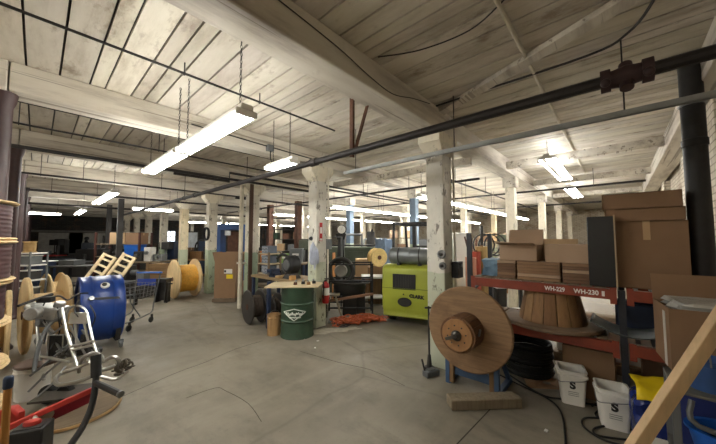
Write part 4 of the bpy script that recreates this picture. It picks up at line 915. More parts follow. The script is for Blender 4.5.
# thin stand by the front column
st = thing('post_stand', 'thin dark rod stand with a cross bar left of the front column', 'stand', L(427.5, 3.85)); so = st.location
b = MB(); b.cyl((0, 0, .02), (0, 0, .82), .012, n=10); b.build('rod', DARK, st); b = MB(); b.bar((-.05*R2.x, -.05*R2.y, .8), (.05*R2.x, .05*R2.y, .8), .02, .02); b.build('cross_bar', DARK, st)
b = MB(); b.cyl((0, 0, 0), (0, 0, .05), .06, n=18); b.cyl((0, 0, .05), (0, 0, .2), .035, .02, 12); b.build('base', DARK, st)
t = thing('door_operator', 'small grey metal box on the floor at the front column', 'box', G(431, 375.5), CF + .5)
b = MB(); b.box((0, 0, .035), (.2, .1, .07)); b.build('case', GREYM, t, bev=.01); b = MB(); b.box((0, 0, .076), (.1, .06, .015)); b.build('lid', STEEL, t); b = MB(); b.tube([(-.08, .02, .06), (-.1, .05, .2)], .012, 6); b.build('pedal', BLACK, t)

# ------------------------------------------------------------------ right side: the pallet rack
RX, RB = 3.80, 4.65; ZT, ZM = 1.21, .70
rk = thing('pallet_rack', 'pallet rack with red beams and dark blue uprights behind the front column', 'rack', (RX, 0, 0))
for y, h in ((1.47, 1.78), (0.0, 1.2), (-.92, 1.2)):
    for x in (.03, RB - RX):
        b = MB(); b.box((x, y, h/2), (.05, .055, h))
        b.build('upright', RACKB, rk); 
    for z in (.25, .62, 1.0) if y > 1 else (.3, .8):
        b = MB(); b.bar((.03, y, z), (RB - RX, y, z + .2), .03, .03); b.build('brace', RACKB, rk)
for ya, yb in ((1.43, .04), (-.04, -.88)):
    for z in (ZT, ZM):
        for x in (0, RB - RX):
            b = MB(); b.box((x, (ya+yb)/2, z - .05), (.05, ya - yb, .10)); be = b.build('beam', RACKR, rk, bev=.004)
            if x == 0:
                for ye in (ya - .02, yb + .02):
                    b = MB(); b.box((-.028, ye, z - .06), (.006, .05, .16)); b.build('beam_plate', RACKR, be)
            if x == 0 and z == ZT and ya > 1: front_beam = be
        yy = ya - .03; 
        lim = yb if z == ZT and ya > 1 else max(yb, -.42) if ya < 1 else yb
        b = MB()
        for k in range(int((ya - lim) / .11)):
            y = ya - .06 - .11*k; b.box(((RB - RX)/2, y, z + .006), (RB - RX - .06, .035 if ya < 1 else .09, .012))
        b.build('deck', STEEL if ya < 1 else GREYW, rk, kind='stuff')
TX = lambda x, y, z: Matrix(((0, 0, -1, x), (-1, 0, 0, y), (0, 1, 0, z), (0, 0, 0, 1)))
text('WH-229', .062, TX(-.0262, .628, ZT - .05), WHITE, front_beam, ext=.0006, off=.002, sx=.82)
text('WH-230', .062, TX(-.0262, .37, ZT - .05), WHITE, front_beam, ext=.0006, off=.002, sx=.9)
b = MB(); b.box((-.0262, .135, ZT - .05), (.001, .022, .05)); b.build('location_tag', WHITE, front_beam)
ZD = ZT + .0125
on_ = ['lowest', 'second from the bottom', 'third from the bottom', 'fourth from the bottom', 'fifth from the bottom', 'topmost']
for q, (ya, yb, mt, where) in enumerate(((1.15, .93, CARDD, 'left'), (.925, .485, CARD, 'middle'), (.48, .225, CARDD, 'right'))):
    for k in range(6):
        dx = random.uniform(-.012, .012); hh = .036
        b = MB(); b.box((0, 0, hh/2), (.62, ya - yb - .012, hh - .002)); o = b.build('flattened_carton', [mt, CARD, CARDP][(k + q) % 3] if k % 2 else mt, bev=.005)
        o.location = (RX + .38 + dx, (ya + yb)/2, ZD + k * hh); tag(o, 'flattened brown carton, %s of the %s stack on the rack top' % (on_[k], where), 'carton', 'flattened cartons on the rack')
zs = ZD + 6 * .036 + .001
t = carton((RX + .30, .915, zs), (.40, .42, .19), 'low open carton standing left on the flattened cartons', -PI/2, CARDP, {'f': .15, 'b': 1.3})
carton((RX + .30, .42, zs), (.42, .44, .20), 'closed square carton standing right on the flattened cartons beside the black panel', -PI/2, CARDP)
carton((RX + .60, .68, zs), (.62, .12, .26), 'long pale carton lying behind the two cartons on the flattened stack', -PI/2, CARDL)
b = MB(); b.bar((.02, 0, 0), (-.0, 0, .70), .21, .035); o = b.build('dark_board', paint('#17191d', .35, 0, .15, 4), bev=.006); o.location = (RX + .0, .135, ZT + .016); tag(o, 'tall black flat panel standing on the rack before the big cartons', 'board')
b = MB(); b.box((-.02 + .0, -.108, .36), (.03, .012, .70)); b.build('edge_strip', paint('#b09a7c', .6), o)
tb = thing('tall_carton', 'tallest brown carton on the rack beside the black standpipe', 'box', (RX + .32, -.20, ZD))
b = MB(); b.box((0, 0, .325), (.46, .54, .65)); b.build('body', CARD, tb, bev=.006)
b = MB(); b.box((-.2315, 0, .56), (.003, .05, .18)); b.build('tape', CARDL, tb)
def lid_box(z, h, dx, dy, label):
    t = thing('carton_lid', label, 'box', (RX + .32 + dx, -.195 + dy, z)); b = MB(); e = .006
    b.box((0, 0, h - e/2), (.48, .55, e)); b.box((-.24 + e/2, 0, h/2), (e, .55, h)); b.box((.24 - e/2, 0, h/2), (e, .55, h)); b.box((0, .275 - e/2, h/2), (.48, e, h)); b.box((0, -.275 + e/2, h/2), (.48, e, h)); b.build('body', CARD, t)
    b = MB(); b.box((-.2405, .2765, h/2), (.02, .003, h)); b.build('edge', CARDL, t); return t
lid_box(ZD + .652, .12, -.02, .015, 'lower brown carton lid stacked on the tallest carton')
lid_box(ZD + .774, .15, -.035, .03, 'upper brown carton lid topmost on the tallest carton')
# blue tarp on the rack end
b = MB(); b.lump((0, 0, .11), (.34, .22, .22), .13, 4); o = b.build('tarp_bundle', paint('#6f8fa8', .6, 0, .3, 9)); o.location = (RX + .35, 1.27, ZD); tag(o, 'crumpled light blue tarp bundle at the left end of the rack', 'tarp')
# big reel on a blue stand
DX = 3.28
br = thing('wooden_reel', 'large brown wooden reel disc with a hub facing forward on a blue stand', 'cable reel', (DX, 1.29, .70))
MX = AX.inverted()                                    # lathe z -> -x
b = MB(); b.lathe([(.03, 0), (.455, 0), (.468, .012), (.468, .033), (.455, .045), (.03, .045)], MX, 60)
def disc_wood():
    n = NT('reel_disc_boards'); v = n.coords((1.6, .18, 1.6)); f = n.noise(v, 14, 6, .65)
    col = n.ramp(f, [(.22, hexc('#6b523a')), (.5, hexc('#876a4b')), (.8, hexc('#987a58'))])
    sp = n.n('ShaderNodeSeparateXYZ'); n.l(n.coords(), sp.inputs[0])
    mu = n.n('ShaderNodeMath', operation='MULTIPLY'); n.l(sp.outputs['Z'], mu.inputs[0]); mu.inputs[1].default_value = 7.5
    fr = n.n('ShaderNodeMath', operation='FRACT'); n.l(mu.outputs[0], fr.inputs[0])
    g = n.ramp(fr.outputs[0], [(.0, (1, 1, 1)), (.05, (0, 0, 0))])
    col = n.mix(n.mix(.45, (0, 0, 0), g), col, hexc('#3b2a1a'))
    st = n.ramp(n.noise(n.coords(), 3.5, 6, .7), [(.5, (0, 0, 0)), (.72, (1, 1, 1))]); col = n.mix(n.mix(.45, (0, 0, 0), st), col, hexc('#4e351f'))
    n.l(col, n.b.inputs['Base Color']); n.b.inputs['Roughness'].default_value = .65; n.bump(f, .2, .004); return n.m
DISC = disc_wood(); b.build('flange', DISC, br)
rh = .188
for k in range(18):                                   # staves of the hub
    a0, a1 = 2*PI*k/18 + .012, 2*PI*(k+1)/18 - .012
    b = MB(); r0, r1 = rh - .022, rh
    pr = [(r0*math.cos(a0), r0*math.sin(a0)), (r1*math.cos(a0), r1*math.sin(a0)), (r1*math.cos((a0+a1)/2), r1*math.sin((a0+a1)/2)), (r1*math.cos(a1), r1*math.sin(a1)), (r0*math.cos(a1), r0*math.sin(a1))]
    b.prism(pr, .045, .30, MX); b.build('hub_stave', wood('#6b4a2e', .75, 'x', .4), br)
b = MB(); b.lathe([(.03, .27), (rh - .024, .27), (rh - .024, .312), (rh - .03, .318), (.03, .318)], MX, 36); he = b.build('hub_end', wood('#9b7146', .6, 'z', .25), br)
for k in range(8):
    a = 2*PI*k/8 + .2; p0 = MX @ V((math.cos(a)*.1, math.sin(a)*.1, .316)); p1 = MX @ V((math.cos(a)*.1, math.sin(a)*.1, .324)); b = MB(); b.cyl(p0, p1, .008, n=8); b.build('nail_head', DARK, he)
b = MB(); b.lathe([(.02, .31), (.05, .31), (.055, .33), (.04, .35), (.02, .36)], MX, 18); b.cyl(MX @ V((0, 0, .0)), MX @ V((0, 0, .37)), .02, n=12); ax_ = b.build('spindle', paint('#4a4640', .4, .6), br)
b = MB(); b.bar((-.355, 0, .0), (-.36, .1, -.045), .025, .03); b.build('crank', paint('#4a4640', .4, .6), ax_)
b = MB(); b.tube([(-.17, -.19, .06), (-.24, -.2, .02)], .012, 8); b.build('pin', STEEL, br)
sd = thing('reel_stand', 'blue steel stand carrying the large wooden reel', 'stand', (3.36, 1.30, 0))
for y in (.27, -.27):
    b = MB(); b.box((0, y, .30), (.05, .06, .60)); b.build('leg', BLUES, sd, bev=.004); b = MB(); b.box((.24, y, .03), (.5, .05, .05)); b.build('foot', BLUES, sd)
    b = MB(); b.bar((.02, y, .55), (.44, y, .06), .04, .04); b.build('brace', BLUES, sd); 
    b = MB(); b.box((-.0, y*.84, .17), (.05, .05, .3)); b.build('wood_shim', OLDW2, sd)
b = MB(); b.box((.03, 0, .16), (.03, .54, .1)); b.build('crossbar', BLUES, sd); b = MB(); b.box((.02, 0, .62), (.05, .60, .05)); b.build('top_bar', BLUES, sd)
b = MB(); b.cyl((-.1, 0, .685), (.16, 0, .685), .018, n=12); b.build('axle', STEEL, sd)
# timber baulk on the floor
pA, pB = G(449, 402, .05), G(518, 400, .05); b = MB(); b.bar(pA + V((0, 0, .003)), pB + V((0, 0, .003)), .15, .10); o = b.build('timber_baulk', wood('#7d705b', .85, 'z', .4), bev=.01)
me = o.data; c0 = (pA + pB)/2; ang = math.atan2((pB-pA).y, (pB-pA).x)
for v in me.vertices: v.co = Matrix.Rotation(-ang, 3, 'Z') @ (v.co - c0)
o.location = c0; o.rotation_euler = (0, 0, ang); tag(o, 'short thick timber baulk lying on the floor before the blue stand', 'timber')
# reel half standing as a tub on the lower shelf
tr = thing('wooden_reel', 'brown staved reel half lying flange down on the lower rack shelf', 'cable reel', (4.09, .62, ZM + .0125), .3)
b = MB(); b.lathe([(.03, 0), (.465, 0), (.48, .012), (.48, .04), (.465, .05), (.03, .05)], n=60); b.build('flange', wood('#85705a', .75, 'y', .25), tr)
for k in range(16):
    a0, a1 = 2*PI*k/16 + .015, 2*PI*(k+1)/16 - .015; vs = []
    b = MB()
    for z, r in ((.05, .335), (.385, .265)):
        for (rr, a) in ((r - .025, a0), (r, a0), (r + .004, (a0+a1)/2), (r, a1), (r - .025, a1)): vs.append(b.bm.verts.new((rr*math.cos(a), rr*math.sin(a), z)))
    b.bm.faces.new(vs[:5][::-1]); b.bm.faces.new(vs[5:])
    for i in range(5): j = (i+1) % 5; b.bm.faces.new((vs[i], vs[j], vs[5+j], vs[5+i]))
    b.build('stave', [wood('#8d6a45', .75, 'z', .3), wood('#7d5b3a', .75, 'z', .3), wood('#9a7750', .75, 'z', .3)][k % 3], tr)
b = MB(); b.lathe([(0, .35), (.25, .35), (.25, .37), (0, .37)], n=30); b.build('end_board', OLDW2, tr)
# black tubing coil on the floor
b = MB()
for k in range(13):
    b.tube([V((q.x + .008*math.sin(3*k), q.y + .008*math.cos(2*k), q.z)) for q in circ((0, 0, .022 + .030*k), .255 + .012*math.sin(2.1*k), 32)], .018, 7, True)
o = b.build('tubing_coil', BLACKR, kind='stuff'); o.location = (4.32, .93, 0); o['kind'] = 'thing'; tag(o, 'tall coil of black tubing on the floor under the staved reel half', 'coil')
# square white pails
def square_pail(loc, label, rz):
    t = thing('square_pail', label, 'bucket', loc, rz); w0, w1, h = .097, .118, .345
    def ring(w, r=.03): 
        o = []
        for cx, cy, a in ((1, 1, 0), (-1, 1, 90), (-1, -1, 180), (1, -1, 270)):
            for q in range(4): th = math.radians(a + q*30); o.append((cx*(w - r) + r*math.cos(th), cy*(w - r) + r*math.sin(th)))
        return o
    prof = [(w0, 0), (w1*.985, h*.82), (w1 + .012, h*.825), (w1 + .012, h*.88), (w1, h*.885), (w1, h - .012), (w1 + .008, h - .01), (w1 + .008, h), (w1 - .006, h), (w0 - .004, .01)]
    b = MB(); R = [[b.bm.verts.new((x, y, z)) for x, y in ring(w)] for w, z in prof]; n = len(R[0])
    for i in range(len(R) - 1):
        for k in range(n): l = (k+1) % n; b.bm.faces.new((R[i][k], R[i][l], R[i+1][l], R[i+1][k]))
    b.bm.faces.new(R[0][::-1]); b.bm.faces.new(R[-1]); b.build('body', WHITE, t)
    b = MB(); b.tube(smooth_pts([(-.13, -.02, h*.84), (-.125, -.11, h*.66), (-.05, -.14, h*.70), (.1, -.138, h*.80), (.13, -.02, h*.84)], 4), .004, 6); b.build('handle', STEEL, t)
    ti = Matrix.Rotation(-.06, 4, 'X')
    F = lambda x, z: Matrix.Translation((x, -w0 - (w1*.985 - w0)*z/(h*.82) - .0015, z)) @ Matrix.Rotation(PI/2 + .071, 4, 'X')
    text('S', .10, F(-.028, .20), BLACK, t, name='emblem', ext=.0008, off=.006)
    b = MB()
    for k in range(3): b.box(None, (.09, .006, .001), M=F(.0, .135 - .018*k))
    b.build('label_print', paint('#8b8b88', .6), t); return t
square_pail((3.85, .43, 0), 'white square pail with black emblem left of the pair under the rack', CF - .5)
square_pail((3.62, .10, 0), 'white square pail with black emblem nearer the blue bag', CF - .55)
# cartons and wrapped goods behind and under the rack
carton((4.28, .30, 0), (.44, .55, .52), 'brown carton on the floor behind the right white pail', PI/2, CARD)
carton((4.40, -.30, 0), (.34, .44, .5), 'brown carton on the floor under the rack beside the standpipe', PI/2, CARDD)
wp = thing('wrapped_pallet', 'stack of goods wrapped in shiny clear plastic film behind the rack', 'pallet load', (5.75, .10, 0))
b = MB(); b.box((0, 0, .06), (1.6, 1.3, .12)); b.build('pallet_base', GREYW, wp)
for k in range(2):
    b = MB(); b.box((0, 0, .26 + .28*k), (1.5 - .04*k, 1.2 - .05*k, .275)); b.build('carton_layer', CARDL if k % 2 else CARDP, wp, bev=.01)
b = MB(); b.frus((0, 0), (.77, .62), (.74, .59), .13, .72); b.build('film', glassy('#f2f4ee', .6, .15), wp, bev=.04)
ct = thing('plastic_tray', 'dark grey curved plastic tray lying across the staved reel flange', 'tray', (3.98, -.06, ZM + .065))
b = MB(); n = 10; pr = [(-.30 + .6*k/n, .10*((k - n/2)/(n/2))**2) for k in range(n + 1)]
b.prism(pr + [(x, z + .012) for x, z in pr[::-1]], -.2, .2, Matrix(((0, 0, 1, 0), (1, 0, 0, 0), (0, 1, 0, 0), (0, 0, 0, 1)))); b.build('shell', paint('#3f4642', .45, 0, .15, 5), ct)
b = MB(); b.tube([(-.2, -.3, .108), (.2, -.3, .108)], .012, 6); b.tube([(-.2, .3, .108), (.2, .3, .108)], .012, 6); b.build('rim', paint('#3f4642', .45, 0, .15, 5), ct, kind='stuff')
t = thing('blue_crate', 'dark blue plastic crate on the lower rack shelf behind the open carton', 'crate', (4.46, -.12, ZM + .0125))
b = MB(); e = .012
b.box((0, 0, e/2), (.3, .36, e)); b.box((-.144, 0, .14), (e, .36, .28)); b.box((.144, 0, .14), (e, .36, .28)); b.box((0, .174, .14), (.3, e, .28)); b.box((0, -.174, .14), (.3, e, .28)); b.build('body', BLUED, t)
b = MB(); b.tube([(-.156, -.186, .28), (.156, -.186, .28), (.156, .186, .28), (-.156, .186, .28)], .012, 6, True); b.build('rim', BLUED, t)
oc = carton((3.50, -.53, ZM + .013), (.60, .46, .46), 'open brown carton stuffed with plastic film in front of the standpipe', -PI/2 + .12, CARD, {'r': 1.3, 'b': 1.4}, tape=False)
b = MB(); b.box((-.3015, -.1, .21), (.003, .06, .42)); b.build('tape', WHITEP, oc)
b = MB(); b.lump((0, 0, .44), (.52, .40, .14), .16, 8, 4); b.build('packing_film', glassy('#dcdcd6', .7, .2), oc)
# grey trolley in the right corner
tc = thing('steel_trolley', 'grey steel trolley in the right corner under the open carton', 'trolley', (3.12, -.53, 0))
for sx in (-.22, .22):
    for sy in (.29, -.29):
        b = MB(); b.box((sx, sy, .39), (.04, .04, .62)); b.build('post', GREYM, tc, bev=.004)
        b = MB(); b.lathe([(.01, -.015), (.036, -.015), (.04, 0), (.036, .015), (.01, .015)], Matrix.Translation((sx, sy, .04)) @ AX, 16); b.box((sx, sy, .065), (.04, .04, .03)); b.build('caster', DARK, tc)
for z in (.69, .20):
    b = MB(); b.box((0, 0, z), (.48, .62, .02)); b.build('shelf', paint('#66655f', .6, .2, .2, 5, .2), tc, bev=.004)
b = MB(); b.tube(smooth_pts([(-.24, .22, .66), (-.27, .2, .52), (-.27, -.2, .52), (-.24, -.22, .66)], 4), .016, 8); b.build('handle', GREYM, tc)
pail((3.05, -.41, .7005), .092, .2, BLUEM, 'blue plastic pail on the trolley behind the leaning plank', handle=True)
hose_coil((3.16, -.68, .716), .13, 'grey hose coil lying on the trolley beside the blue pail', 'z', 'hose_coil', paint('#7b7d78', .6), 3)
t = thing('blue_tub', 'bright blue plastic tub on the bottom shelf of the trolley', 'tub', (3.0, -.52, .211), .1)
b = MB(); b.lathe([(.14, 0), (.18, .24), (.195, .245), (.195, .26), (.17, .26), (.13, .012)], Matrix.Diagonal((.9, 1.25, 1, 1)), 30); b.build('shell', BLUEB, t)
b = MB(); b.lathe([(0, .15), (.16, .15), (.165, .17), (0, .18)], Matrix.Diagonal((.88, 1.22, 1, 1)), 20); b.build('contents', paint('#3b4048', .9), t)
t = carton((3.27, -.52, .211), (.5, .1, .4), 'dark blue flat case standing at the back of the trolley', -PI/2, paint('#25306a', .5), tape=False, name='flat_case', cat='case')
b = MB(); b.tube([(-.1, 0, .40), (-.1, 0, .44), (.1, 0, .44), (.1, 0, .40)], .01, 6); b.build('handle', GREYM, t)
# blue bag
bg = thing('blue_bag', 'dark blue plastic sack with a bright yellow sheet on top', 'bag', (3.47, -.18, 0), CF - .6)
b = MB(); b.lump((0, 0, .21), (.33, .28, .46), .10, 11, 4); o = b.build('sack', crinkle('#1b2c70')); o.parent = bg
s_ = o.modifiers.new('soft', 'SUBSURF'); s_.levels = 1; s_.render_levels = 1
b = MB(); b.box((-.03, -.148, .1), (.16, .012, .09)); b.build('white_label', WHITE, bg, bev=.003)
b = MB(); rnd = random.Random(9); gr_ = [[b.bm.verts.new((-.14 + .28*i/6 + rnd.uniform(-.012, .012), -.13 + .24*j/5 + rnd.uniform(-.012, .012), .465 + .05*j/5 + rnd.uniform(-.022, .022) - (.05 if j == 0 else 0))) for i in range(7)] for j in range(6)]
for j in range(5):
    for i in range(6): b.bm.faces.new((gr_[j][i], gr_[j][i+1], gr_[j+1][i+1], gr_[j+1][i]))
o = b.build('yellow_sheet', YELB, bg); s_ = o.modifiers.new('thick', 'SOLIDIFY'); s_.thickness = .006
# leaning plank
p0 = V((2.30, .20, .03)); dv = V((.28, -.68, 1.39)); b = MB(); b.bar(p0, p0 + dv * 1.62, .045, .085, .35); tag(b.build('plank', wood('#d4b68c', .6, 'z', .15), bev=.004), 'long pale wooden plank leaning diagonally at the right edge', 'plank')
# flat cardboard and cables on the floor
t = thing('cardboard_sheet', 'flat cardboard piece with a hole on the floor beside the black coil', 'cardboard', G(545, 383), -.9)
b = MB(); 
out = [(-.26, -.13), (.22, -.15), (.27, .1), (-.18, .14)]; hole = circ((.02, 0, 0), .045, 12); bv = [b.bm.verts.new((x, y, .004)) for x, y in out]; hv = [b.bm.verts.new((q.x, q.y, .004)) for q in hole]
idx = [min(range(12), key=lambda j: (hole[j] - V((x, y, 0))).length) for x, y in out]
for i in range(4):
    j = (i + 1) % 4; a_, c_ = idx[i], idx[j]; seq = [a_]
    while seq[-1] != c_: seq.append((seq[-1] + 1) % 12)
    b.bm.faces.new([bv[i], bv[j]] + [hv[k] for k in seq[::-1]])
o = b.build('sheet', CARD, t); s_ = o.modifiers.new('thick', 'SOLIDIFY'); s_.thickness = .005
def floor_cable(px, r, label, mat=BLACKR):
    b = MB(); b.tube(smooth_pts([G(x, y, r + .001) for x, y in px], 5), r, 6); tag(b.build('floor_cable', mat), label, 'cable')
floor_cable([(500, 375), (520, 385), (543, 396), (556, 405), (563, 418), (566, 450)], .008, 'black cable curving on the floor past the timber baulk')
floor_cable([(505, 372), (540, 394), (562, 399), (584, 403), (600, 406), (612, 412), (620, 405), (618, 401)], .009, 'black cord running along the floor in front of the white pails')
floor_cable([(633, 398), (622, 404), (604, 408), (595, 414), (603, 418), (606, 411), (598, 404), (592, 406)], .008, 'looped black cord on the floor beside the right white pail')
floor_cable([(600, 418), (585, 418), (582, 424), (590, 432), (604, 440), (625, 446)], .008, 'dark cable winding on the floor at the foot of the plank')
floor_cable([(640, 432), (615, 426), (598, 427), (593, 431), (600, 436), (630, 440)], .008, 'dark cable loop on the floor behind the plank foot')
for k, (px, py) in enumerate(((546, 431), (315, 348), (304, 339), (318, 341))):
    b = MB(); b.prism([(-.02, -.012), (.02, -.015), (.025, .01), (-.015, .014)], 0, .006); o = b.build('paper_scrap', WHITE); o.location = G(px, py, .001); o.rotation_euler = (0, 0, k)
    tag(o, ['small white scrap on the floor below the timber baulk', 'small white scrap alone on the concrete before the green drum', 'small white scrap at the foot of the green drum', 'tiny white scrap right of the green drum'][k], 'scrap')

# ------------------------------------------------------------------ far side of the hall
def fill_boxes(spots):
    for (px, d, z, w, dp, h, mt, label) in spots: carton(L(px, d, z), (w, dp, h), label, CF, mt, tape=w > .3)
# shelf rack with red posts, pale boxes and a blue bin
p = L(125, 11.2); shelf_unit(p, 1.7, .7, [.5, 1.05, 1.52], 1.95, 'shelf rack with red posts holding pale boxes at the far left', CF, paint('#4d2a22', .6), GREYW, pw=.06)
fill_boxes([(123, 11.1, 1.521, .56, .5, .42, CARDL, 'pale cardboard box on the red posted shelf, left of two'), (137.5, 11.1, 1.521, .5, .5, .42, CARD, 'brown cardboard box on the red posted shelf, right of two')])
t = thing('blue_bin', 'bright blue plastic bin on the middle of the red posted shelf', 'bin', L(136, 11.1, 1.051), CF)
b = MB(); b.frus((0, 0), (.24, .2), (.27, .23), 0, .42); b.build('body', BLUEB, t, bev=.02); b = MB(); b.box((0, 0, .425), (.56, .48, .03)); b.build('rim', BLUEB, t)
for k, px in enumerate((110, 120.5)):
    t = thing('machine_part', ['dark motor on the red posted shelf, left one', 'dark motor on the red posted shelf, right one'][k], 'motor', L(px, 11.1, 1.051), CF)
    b = MB(); b.cyl((-.14, 0, .14), (.14, 0, .14), .13, n=16); b.build('body', DARK, t); b = MB(); b.box((0, 0, .02), (.2, .2, .04)); b.build('foot', GREYM, t); b = MB(); b.cyl((.14, 0, .14), (.2, 0, .14), .03); b.build('shaft', STEEL, t)
# person far left
pp = L(87, 17.0); sk = [(0, 0, .95), (0, 0, 1.2), (0, 0, 1.42), (0, -.01, 1.52), (0, -.02, 1.66), (-.1, 0, .9), (-.11, -.03, .5), (-.11, .02, .08), (-.12, -.1, .03), (.1, 0, .9), (.13, -.02, .5), (.14, .03, .08), (.15, -.09, .03), (-.19, 0, 1.4), (-.26, .02, 1.12), (-.22, -.14, .92), (.19, 0, 1.4), (.25, .03, 1.12), (.2, -.13, .95)]
ed = [(0, 1), (1, 2), (2, 3), (3, 4), (0, 5), (5, 6), (6, 7), (7, 8), (0, 9), (9, 10), (10, 11), (11, 12), (2, 13), (13, 14), (14, 15), (2, 16), (16, 17), (17, 18)]
rd = [.15, .15, .15, .06, .10, .1, .07, .05, .04, .1, .07, .05, .04, .075, .05, .04, .075, .05, .04]
me = bpy.data.meshes.new('person'); me.from_pydata(sk, ed, []); me.materials.append(paint('#141517', .9))
o = bpy.data.objects.new('person', me); C.objects.link(o); o.location = pp; o.rotation_euler = (0, 0, CF)
md = o.modifiers.new('skin', 'SKIN'); lay = me.skin_vertices[0] if len(me.skin_vertices) else None
if lay is None:
    bm = bmesh.new(); bm.from_mesh(me); bm.verts.layers.skin.verify(); bm.to_mesh(me); bm.free(); lay = me.skin_vertices[0]
for i, r in enumerate(rd): lay.data[i].radius = (r, r * (.75 if i < 3 else 1)); lay.data[i].use_root = i == 0
o.modifiers.new('sub', 'SUBSURF').render_levels = 2
tag(o, 'person in dark clothes standing among the machines at the far left', 'person')
b = MB(); b.ball((0, .01, 1.73), .115, (1, 1.1, .9)); hair = b.build('hair', BLACK, o)
# dark end of the hall
for k, (px, d, w, h, lab) in enumerate(((48, 14.2, 1.8, 1.1, 'dark low machine bed with a red cover at the far left'), (73, 13.5, 2.0, .8, 'dark long bench before the person at the far left'), (97, 14.5, 1.3, 1.5, 'dark tall machine right of the person'))):
    t = thing('dark_machine', lab, 'machine', L(px, d), CF)
    b = MB(); b.box((0, 0, h*.4), (w, .8, h*.8)); b.build('base', DARK, t, bev=.03); b = MB(); b.box((-w*.2, 0, h*.9), (w*.4, .5, h*.22)); b.build('head', paint('#3b4148', .6), t, bev=.03)
    b = MB(); b.box((w*.2, -.1, h*.82), (w*.5, .6, .05)); b.build('cover' if k == 0 else 'table', RED if k == 0 else GREYM, t, bev=.01); b = MB(); b.cyl((w*.3, 0, h*.8), (w*.3, 0, h*1.25), .07); b.build('column_post', DARK, t)
p = L(31, 6.9); shelf_unit(p, .5, .4, [.35, .75, 1.1, 1.38], 1.4, 'narrow grey shelf beside the iron post at the left', CF, GREYM, WHITEP, pw=.03)
reel(p + V((0, 0, 1.381)), .13, .06, .26, 'small tan reel on top of the narrow grey shelf', mf=wood('#c2a06a'), wound=paint('#9a7d4f', .8), rw=.11, up=True, hub=False, ft=.02)
for k in range(3):
    t = thing('parts_tin', ['grey tin on the upper shelf below the small tan reel', 'grey tin on the middle shelf below the small tan reel', 'grey tin on the lowest shelf below the small tan reel'][k], 'tin', p + V((.02, 0, [1.101, .751, .351][k])), CF)
    b = MB(); b.box((0, 0, .1), (.3, .26, .2)); b.build('body', [GREYM, DARK, STEEL][k], t, bev=.01); b = MB(); b.box((0, 0, .205), (.32, .28, .02)); b.build('lid', WHITEP, t)
t = thing('blue_cabinet', 'low dark blue cabinet with a white top behind the pale reels', 'cabinet', L(43, 9.5), CF)
b = MB(); b.box((0, 0, .48), (.5, .5, .96)); b.build('body', BLUED, t, bev=.01)
for s in (-1, 1):
    b = MB(); b.box((s*.12, -.256, .48), (.22, .012, .86)); d = b.build('door', BLUED, t); b = MB(); b.box((s*.03, -.27, .55), (.02, .02, .1)); b.build('handle', STEEL, d)
b = MB(); b.box((0, 0, .975), (.56, .56, .03)); b.build('top', WHITE, t)
bench(L(80, 9.5), 1.2, .7, .85, 'dark workbench behind the blue drum', CF, DARK, BLACK)
carton(L(74, 9.6, .851), (.5, .4, .16), 'flat grey case lying on the dark workbench behind the blue drum', CF, GREYM, tape=False, name='tool_case', cat='case')
bench(L(150, 10.6), 1.3, .7, .9, 'far workbench with metal racks left of the wooden crate', CF, GREYW, DARK)
for k, (px, w, h, m_, lab) in enumerate(((141.5, .3, .35, DARK, 'black machine head on the far workbench, left of three'), (151, .25, .5, WHITEP, 'pale upright case on the far workbench, middle of three'), (161, .35, .25, GREYM, 'grey machine head on the far workbench, right of three'))):
    t = thing('bench_machine', lab, 'machine', L(px, 10.6, .901), CF); b = MB(); b.box((0, 0, h/2), (w, .3, h)); b.build('body', m_, t, bev=.02); b = MB(); b.cyl((0, -.15, h*.6), (0, -.24, h*.6), .06); b.build('spindle', STEEL, t)
# bright sheet, blue press, more benches on the middle left
t = thing('plastic_curtain', 'bright pale sheet hung on a frame between the two left columns', 'sheet', L(190, 15.5), CF)
b = MB(); b.box((0, 0, 1.65), (.85, .03, .8)); b.build('sheet', paint('#dde4ea', .4), t)
for s in (-1, 1):
    b = MB(); b.box((s*.45, .0, 1.05), (.05, .05, 2.1)); b.build('post', DARK, t)
b = MB(); b.box((0, 0, 2.08), (.9, .05, .05)); b.build('rail', DARK, t)
bp = thing('blue_press', 'blue framed press with a brown panel behind the tall carton', 'machine', L(233, 12.2), CF)
for s in (-1, 1):
    b = MB(); b.box((s*.5, 0, 1.15), (.2, .5, 2.3)); b.build('side_frame', BLUEM, bp, bev=.02)
b = MB(); b.box((0, 0, 2.2), (.9, .5, .25)); b.build('crown_beam', BLUEM, bp, bev=.02); b = MB(); b.box((.1, -.1, 1.5), (.5, .1, 1.0)); b.build('panel', RUST, bp); b = MB(); b.box((0, 0, .45), (.85, .5, .9)); b.build('bed', BLUED, bp, bev=.02); b = MB(); b.box((-.1, -.26, 1.95), (.25, .03, .2)); b.build('control_box', STEEL, bp)
t = thing('blue_cabinet', 'tall dark blue cabinet left of the blue framed press', 'cabinet', L(213, 13.5), CF)
b = MB(); b.box((0, 0, .8), (1.0, .6, 1.6)); b.build('body', BLUED, t, bev=.02)
for s in (-1, 1):
    b = MB(); b.box((s*.24, -.31, .8), (.46, .02, 1.5)); d = b.build('door', BLUED, t); b = MB(); b.box((s*.05, -.33, .85), (.03, .03, .16)); b.build('handle', STEEL, d)
hose_coil(L(222, 11.6, 1.9), .0, 'x') if False else None
bench(L(196, 11.8), 1.6, .7, .9, 'brown bench behind the yellow reel', CF, OLDW, DARK)
for k, (px, w, h, m_) in enumerate(((187, .4, .45, CARDD), (199, .45, .3, OLDW), (209, .2, .5, DARK))):
    t = carton(L(px, 11.8, .901), (w, .4, h), ['brown box on the bench behind the yellow reel, left of three', 'low brown box on the bench behind the yellow reel, middle of three', 'dark upright box on the bench behind the yellow reel, right of three'][k], CF, m_)
